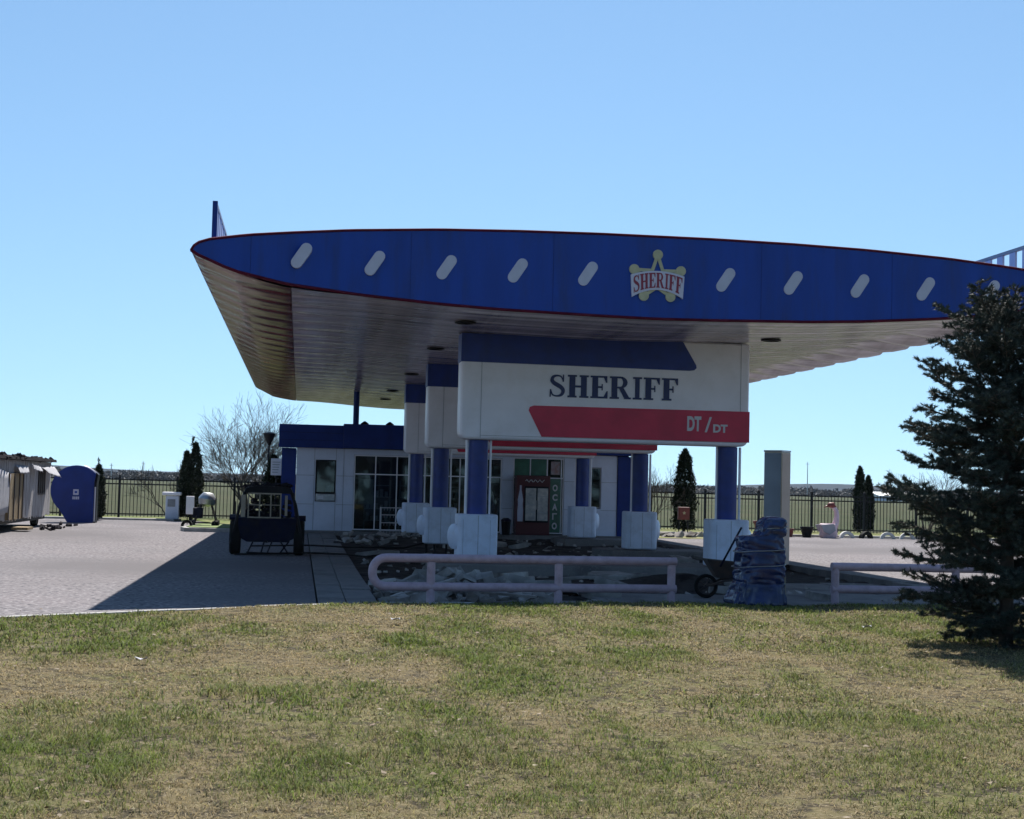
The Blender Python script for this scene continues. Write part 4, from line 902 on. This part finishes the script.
def bare_tree(loc, h, spread, label, seed, depth=6, trunk=.09, stems=3, name='bare_tree', lean=0):
    R = random.Random(seed); t = thing(name, loc, label, 'tree', 'leafless trees along the fences'); tm = MB(); tw = MB()
    def grow(p, d, L, r, k):
        n = 4; pts = [p]; rs = [r]
        for i in range(n):
            d = (d + Vector((R.gauss(0,.11), R.gauss(0,.11), R.gauss(.03,.07)))).normalized(); p = p + d*(L/n); pts.append(p); rs.append(max(.005, r*(1-.45*(i+1)/n)))
        (tm if k <= 1 else tw).tube(pts, rs, 7 if k < 2 else (5 if k < 3 else 3), cap=False)
        if k >= depth: return
        c = 3 if k < 4 else 2
        for j in range(c + (1 if R.random() < .5 else 0)):
            i = R.choice((2,3,4)) if k > 0 else R.choice((2,3,4)); ax = Vector((R.gauss(0,1), R.gauss(0,1), R.gauss(0,.4))).normalized()
            dd = (Matrix.Rotation(R.uniform(.3,.75)*spread, 3, ax) @ d); dd.z += .12; dd.normalize()
            grow(pts[i], dd, L*R.uniform(.62,.86), rs[i]*.68, k+1)
    for s_ in range(stems):
        a = s_*2*PI/stems + R.uniform(-.4,.4); grow(Vector((0,0,-.1)), Vector((math.cos(a)*.38*spread+lean, math.sin(a)*.3, 1)).normalized(), h*.30, trunk, 0)
    tm.build('trunk', M_bark, t, smooth=True); tw.build('branches', M_bark, t); return t
bare_tree((-2.2,67.0,0), 6.0, 1.2, 'wide leafless tree behind the fence left of the station', 5, 5, .075, 6)
bare_tree((-5.9,69.5,0), 3.2, 1.0, 'small pale leafless tree left of the twin-topped cypress', 8, 4, .035, 2)
bare_tree((14.0,59.0,0), 3.4, .75, 'slender leafless sapling left of the red fire box', 9, 4, .03, 2)
bare_tree((25.2,58.0,0), 3.9, 1.0, 'leafless tree mostly hidden behind the spruce', 12, 4, .05, 3)
# street lamp and white notice
sl_ = thing('street_lamp', (-1.22,58.5,0), 'dark street lamp with a funnel-shaped head beside the bare tree', 'lamp')
MB().tube([(0,0,-.1),(0,0,3.1)], [.05,.035], 10).build('pole', M_iron, sl_, smooth=True)
MB().lathe([(.05,3.05),(.22,3.42),(.24,3.50),(.06,3.56)],16).build('head', M_iron, sl_, smooth='auto')
nt_ = thing('notice_board', (-.84,54.2,0), 'white notice board with grey lines at the left corner of the station', 'notice')
MB().tube([(0,.02,-.1),(0,.02,1.85)], .03, 8).build('pole', M_iron, nt_); MB().box(-.20,.20,-.02,.02,1.88,2.48).build('board', M_white, nt_, bevel=.01)
m = MB(); 
for k in range(5): m.box(-.15,.05+.02*k,-.026,-.02,1.98+k*.09,2.0+k*.09)
m.build('print', M_grayp, nt_)
# ------------------------------------------------------------------ right side items
fb = thing('fire_box', (14.35,55.2,.05), 'red fire box with a small pale emblem on legs before the broad cypress', 'fire box')
MB().box(-.21,.21,-.1,.1,.55,1.02).build('cabinet', M_red2, fb, bevel=.015); MB().box(-.18,.18,-.112,-.10,.58,.99).build('door', M_red2, fb)
st_ = []; 
for k in range(10): q = PI/2+k*PI/5; rr_ = .075 if k % 2 == 0 else .033; st_.append((rr_*math.cos(q), .80+rr_*math.sin(q)))
MB().prism(st_, -.118, -.112, 'y').build('emblem', M_gold, fb)
for x in (-.17,.17): MB().tube([(x,0,-.2),(x,0,.55)], .022, 6).build('leg', M_iron, fb)
m = MB()
for i in range(14): chunk(m, (rnd.uniform(13.0,16.0), rnd.uniform(52.5,54.5), .0), rnd.uniform(.1,.25))
tag(m.build('rubble_heap', M_rubble), 'low pale rubble around the fire box legs', 'rubble', kind='stuff')
sheet('verge_strip', [(12.1,56.9),(60,56.9),(60,63.5),(12.1,63.5)], .05, mat_multi('verge_grass', [((.10,.13,.04),.8,.4,.6,5),((.22,.19,.10),2,.5,.7,6)], .95, .6, 12, base=(.15,.15,.07)))
sheet('side_bed', [(12.05,51.6),(16.4,51.6),(16.4,55.0),(12.05,55.0)], .012, mat_multi('bed_soil_grass', [((.14,.16,.05),.9,.4,.6,5),((.30,.27,.20),2,.5,.7,6)], .95, .6, 12, base=(.2,.19,.1)))
sheet('far_verge', [(-40,60.9),(-4.0,60.9),(-1.2,53.5),(-1.2,66),(-40,66)], .02, mat_multi('verge_grass_left', [((.11,.15,.04),.7,.4,.6,5),((.24,.21,.12),2,.5,.7,6)], .95, .6, 12, base=(.15,.16,.07)))
sw = thing('swan_planter', (20.3,55.9,0), 'white and pink swan-shaped garden planter with red head before the right fence', 'planter', sc=1.0)
m = MB(); m.lathe([(.30,0),(.36,.10),(.33,.35),(.36,.52),(.30,.56),(.26,.50)],22, Matrix.Diagonal((1.0,.8,1,1))); m.build('body', M_pink, sw, smooth='auto')
P = [(.22,0,.40),(.30,0,.62),(.33,0,.85),(.30,0,1.05),(.22,0,1.17),(.12,0,1.22)]; m = MB(); m.tube(P, [.15,.12,.095,.085,.085,.07], 12); m.build('neck', M_pink, sw, smooth=True)
m = MB(); m.tube([(.26,0,1.16),(.14,0,1.27),(.02,0,1.27),(-.05,0,1.24)], [.07,.12,.10,.05], 12); h_ = m.build('head', M_red2, sw, smooth=True)
m = MB(); m.tube([(-.04,0,1.24),(-.20,0,1.17)], [.045,.01], 8); m.build('beak', M_red2, h_, smooth=True)
m = MB()
for s_ in (-1,1): m.prism([(-.42,.50),(.10,.56),(.18,.30),(-.05,.14),(-.30,.24)], s_*.30, s_*.34, 'y')
m.build('wing', M_cloth, sw, bevel=.01)
def pot(x, y, m_, lb, s_=1): 
    t = thing('flower_pot', (x,y,.0), lb, 'pot', 'pots beside the swan planter'); MB().lathe([(.14*s_,0),(.2*s_,.28*s_),(.23*s_,.30*s_),(.23*s_,.36*s_),(.19*s_,.36*s_),(.17*s_,.31*s_)],18).build('tub', m_, t, smooth='auto')
pot(19.5,56.1,M_black,'black garden pot just left of the swan planter',1.15); pot(18.85,56.3,M_red2,'small rusty red pot left of the black pot',.9); pot(18.4,56.0,M_pink,'pale pink pot, farthest left of the garden pots',1.05); pot(18.0,57.0,M_red2,'tall rusty red pot against the fence behind the pink pot',1.6)
M_ws = mat('whitewashed_stone', (.5,.5,.48), .9, var=.12, dirt=.7, dcol=(.2,.18,.15), bump=.4, bscale=15)
pos = ['first and nearest the swan planter','second from the swan planter','third from the swan planter','fourth from the swan planter','fifth from the swan planter','sixth from the swan planter','seventh from the swan planter, by the spruce']
for i in range(7):
    m = MB(); c = arc(0,0,.30,.30,0,PI,12); ci = arc(0,0,.19,.19,PI,0,12)
    for k in range(12): m.prism([c[k], c[k+1], (c[k+1][0]*.6,c[k+1][1]*.6), (c[k][0]*.6,c[k][1]*.6)], -.09, .09, 'y')
    o = m.build('tyre_edging', M_ws if i % 3 != 1 else M_rubber, smooth=False); o.location = (21.15+i*.82, 56.2+.1*math.sin(i*2), -.03); o.rotation_euler.z = rnd.uniform(-.5,.5)
    tag(o, ('half-buried whitewashed tyre' if i % 3 != 1 else 'half-buried black tyre')+' in the edging row, '+pos[i], 'tyre', 'half-buried tyres edging the verge')
# ------------------------------------------------------------------ spruce
def spruce(loc, label):
    R = np.random.RandomState(17); rnd2 = random.Random(17)
    t = thing('spruce_tree', loc, label, 'tree')
    tr = MB(); tr.tube([(0,0,-.1),(.01,0,1.2),(0,.01,2.4),(0,0,3.5)], [.085,.07,.045,.015], 10); tr.build('trunk', M_bark, t, smooth=True)
    Lz = [(0.12,.85),(.4,1.15),(.9,1.42),(1.5,1.52),(2.0,1.36),(2.5,1.24),(2.9,.96),(3.2,.82),(3.45,.70),(3.70,.56)]
    limbs = MB(); segs = []
    def twig(p, d, L, k, w):
        # a needle-covered twig; k = level
        n = max(2, int(L/.06)); pts = [p]
        for i in range(n):
            d = (d + Vector((rnd2.gauss(0,.05), rnd2.gauss(0,.05), rnd2.gauss(.012,.04)))).normalized(); p = p + d*(L/n); pts.append(p)
        limbs.tube(pts, [w*(1-.7*i/n) for i in range(n+1)], 4 if k else 6, cap=False)
        start = int(n*(0.1 if k == 0 else .0))
        for i in range(start, n): segs.append((pts[i], pts[i+1], k))
        if k < 2:
            side = d.cross(Vector((0,0,1))); side = side.normalized() if side.length > .1 else Vector((1,0,0))
            step = .055 if k == 0 else .05; q = max(1, int(L/step)); s0 = 1
            for j in range(int(q*.10)+1, q+1):
                f_ = j/q; i = min(n-1, int(f_*n)); 
                if rnd2.random() < .14: continue
                s0 = -s0; LL = (L*(1.0-f_)*.55+.10)*rnd2.uniform(.65,1.15) if k == 0 else (.055+.10*(1-f_))*rnd2.uniform(.7,1.3)
                LL = min(LL, .36); dd = (d*.75 + side*s0*rnd2.uniform(.6,.95) + Vector((0,0,rnd2.uniform(-.42,.38)))).normalized()
                twig(pts[i], dd, LL, k+1, w*.5)
    z = .16; a0 = 0
    while z < 3.55:
        L = float(np.interp(z, [q[0] for q in Lz], [q[1] for q in Lz])); nb = 7 if z < 3.2 else 6; a0 += .7
        for b in range(nb):
            a = a0 + b*2*PI/nb + rnd2.uniform(-.25,.25); el = np.interp(z, [0,1,2.5,3.7], [-.16,.02,.20,.55]) + rnd2.uniform(-.08,.1)
            LL = L*rnd2.uniform(.70,1.08)/max(.75, math.cos(el)); d = Vector((math.cos(a)*math.cos(el), math.sin(a)*math.cos(el), math.sin(el)))
            twig(Vector((0,0,z+rnd2.uniform(-.05,.05))), d, LL, 0, .018 if z < 2.6 else .012)
        z += rnd2.uniform(.17,.25)
    for a in range(5):
        q = a*1.25; twig(Vector((0,0,3.40)), Vector((math.cos(q)*.45, math.sin(q)*.45, .9)).normalized(), .36+.05*(a % 3), 1, .01)
    twig(Vector((0,0,3.45)), Vector((.05,0,1)), .30, 1, .012)
    limbs.build('limbs', M_bark, t)
    A = np.array([s_[0][:] for s_ in segs]); B = np.array([s_[1][:] for s_ in segs]); lv = np.array([s_[2] for s_ in segs])
    D = B-A; ln = np.linalg.norm(D,axis=1); D /= ln[:,None]; npn = 20; N_ = len(segs)
    idx = np.repeat(np.arange(N_), npn); tt = R.rand(len(idx)); P = A[idx] + (B-A)[idx]*tt[:,None]
    rv = R.normal(0,1,(len(idx),3)); rv -= D[idx]*(rv*D[idx]).sum(1)[:,None]; rv /= np.linalg.norm(rv,axis=1)[:,None]
    nd = rv*.85 + D[idx]*.55; nd[:,2] += .18; nd /= np.linalg.norm(nd,axis=1)[:,None]
    wv_ = np.cross(nd, D[idx]); wv_ /= np.linalg.norm(wv_,axis=1)[:,None]
    nl = (R.uniform(.030,.052,len(idx)))[:,None]; wd = .0052
    V = np.stack([P-wv_*wd, P+wv_*wd, P+nd*nl],1).reshape(-1,3); Fc = np.arange(len(idx)*3).reshape(-1,3)
    tint = np.clip(R.rand(len(idx))*.5 + (lv[idx] == 2)*.25 + (tt > .0)*0, 0, 1);  # outer twigs tinted paler: sky highlights put into the needle colour
    tint = np.clip(tint + .35*(mn_arr(P)-.45), 0, 1)
    quick_mesh('crown', V, Fc, M_spruce, t, {'tint': np.repeat(tint,3)})
    print('spruce segs', N_, 'needles', len(idx)); return t
def mn_arr(P): return fbm(P[:,0]+P[:,2]*.7, P[:,1]+P[:,2]*.3, 4, .5, 2)
spruce((7.95,16.1,.03), 'dense dark green spruce standing on the lawn at the right edge')
bpy.data.objects['spruce_tree'].scale = (1,1,1.055)
# ------------------------------------------------------------------ litter
for (x, y, lb) in ((-1.35,13.75,'crumpled white paper scrap on the left lawn'),(1.15,17.6,'small pale scrap on the lawn near the rounded rail end'),(6.9,17.6,'small pale scrap on the lawn left of the spruce')):
    m = MB(); vs = [(a*.05+rnd.uniform(-.01,.01), b*.04+rnd.uniform(-.01,.01), .02+rnd.uniform(0,.035)) for b in range(-1,2) for a in range(-1,2)]
    m.add(vs, [(0,1,4,3),(1,2,5,4),(3,4,7,6),(4,5,8,7)]); o = m.build('paper_scrap', M_cloth); o.modifiers.new('s','SOLIDIFY').thickness = .003; o.location = (x,y,float(lawnz(np.array([x]),np.array([y]))[0])+.03); tag(o, lb, 'litter', 'scraps on the lawn')
V = []
for i in range(380):
    y = rnd.uniform(7, 20); x = rnd.uniform(-3.5+.0*y, 2+y*.5); z = float(lawnz(np.array([x]), np.array([y]))[0])+rnd.uniform(.012,.04); a = rnd.uniform(0,6.3); l = rnd.uniform(.012,.03); w_ = l*rnd.uniform(.4,.8)
    for u, v in ((-l,0),(0,-w_),(l,0),(0,w_)): V.append((x+u*math.cos(a)-v*math.sin(a), y+u*math.sin(a)+v*math.cos(a), z+rnd.uniform(-.006,.012)))
tag(quick_mesh('fallen_leaves', np.array(V), np.arange(len(V)).reshape(-1,4), mat('dry_leaf', (.13,.075,.04), .8, col2=(.22,.18,.12), vscale=1.7)), 'small dry leaves and straw bits scattered over the lawn', 'leaves', kind='stuff')
# ------------------------------------------------------------------ far things
R = np.random.RandomState(5); Ps = []; 
for i in range(900):
    x = R.uniform(-500,1000); y = R.uniform(780,1000)
    hh = (2.6+2.4*fbm(np.array([x]),np.array([0.]),3,90,3)[0]*1.4)*R.uniform(.7,1.2); w_ = R.uniform(5,12); k = 130
    a = R.uniform(0,2*PI,k); q = np.sqrt(R.rand(k)); z = R.rand(k); Ps.append(np.stack([x+w_*q*np.cos(a)*(1.1-z*.7), y+w_*q*np.sin(a), .3+z*hh],-1))
P = np.concatenate(Ps); V, Fc = leaf_cloud(P, 1.35, R, .7); tag(quick_mesh('distant_treeline', V, Fc, M_far, attrs={'tint': np.repeat(R.rand(len(P)),3)}), 'long dark line of far trees along the horizon', 'treeline', kind='stuff')
Ps = []  # unseen trees added behind the camera so the shop windows reflect dark
for i in range(90):
    x = R.uniform(-130,150); y = R.uniform(-95,-60); hh = R.uniform(6,10); k = 130; a = R.uniform(0,2*PI,k); q = np.sqrt(R.rand(k)); z = R.rand(k); Ps.append(np.stack([x+3.4*q*np.cos(a)*(1.1-z*.6), y+3.4*q*np.sin(a), z*hh],-1))
P = np.concatenate(Ps); V, Fc = leaf_cloud(P, 1.1, R, .8); tag(quick_mesh('unseen_reflection_trees', V, Fc, M_far, attrs={'tint': np.repeat(R.rand(len(P)),3)}), 'unseen row of trees added behind the camera to darken window reflections', 'trees', kind='stuff')
xs = np.linspace(-1400, 2600, 160); m = MB(); vs = []; fs = []
hz = [6 + 9*float(fbm(np.array([x]), np.array([0.]), 8, 420, 4)[0]) + 9*math.exp(-((x-900)/150)**2) + 6*math.exp(-((x+420)/120)**2) for x in xs]
for x, h in zip(xs, hz): vs += [(x,2300,-1),(x,2480,h),(x,2600,h*.97),(x,2800,-1)]
for i in range(159):
    for k in range(3): fs.append((i*4+k, (i+1)*4+k, (i+1)*4+k+1, i*4+k+1))
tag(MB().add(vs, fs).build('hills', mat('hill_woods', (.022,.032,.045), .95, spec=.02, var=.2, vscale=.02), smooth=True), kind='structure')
wh_ = thing('warehouse', (174,430,0), 'long low white-roofed warehouse far off between swan and spruce', 'warehouse')
MB().box(-2,10,0,14,0,1.6).build('wall', M_clad, wh_); MB().prism([(-.6,1.6),(14.6,1.6),(7,2.7)], -2.5, 10.5, 'x').build('roof', mat('white_roof', (.75,.75,.75), .5), wh_)
for x, y, h, lb in ((278,800,19,'thin far mast on the horizon above the steel box and swan'),(-81,800,10,'thin far pole on the horizon left of the twin-topped cypress'),(-97,800,8.5,'thin far pole on the horizon above the left fence')):
    t = thing('far_mast', (x,y,0), lb, 'mast', 'masts on the horizon'); MB().tube([(0,0,0),(0,0,h)], [.35,.16], 6).build('pole', M_galv, t); MB().box(-1,1,-.1,.1,h-1.2,h-1.0).build('crossarm', M_galv, t)

# ------------------------------------------------------------------ air
hz_ = MB().box(-3100,3100,-150,4600,-1.2,40).build('haze', None)
hm = bpy.data.materials.new('haze_air'); hm.use_nodes = True; nt = hm.node_tree
for n in list(nt.nodes): nt.nodes.remove(n)
o_ = nt.nodes.new('ShaderNodeOutputMaterial'); pv_ = nt.nodes.new('ShaderNodeVolumePrincipled'); pv_.inputs['Density'].default_value = .00006; pv_.inputs['Color'].default_value = (.75,.86,1,1); pv_.inputs['Anisotropy'].default_value = .2
nt.links.new(pv_.outputs[0], o_.inputs['Volume']); hz_.data.materials.append(hm); tag(hz_, 'faint blue haze in the distance', 'haze', kind='stuff')
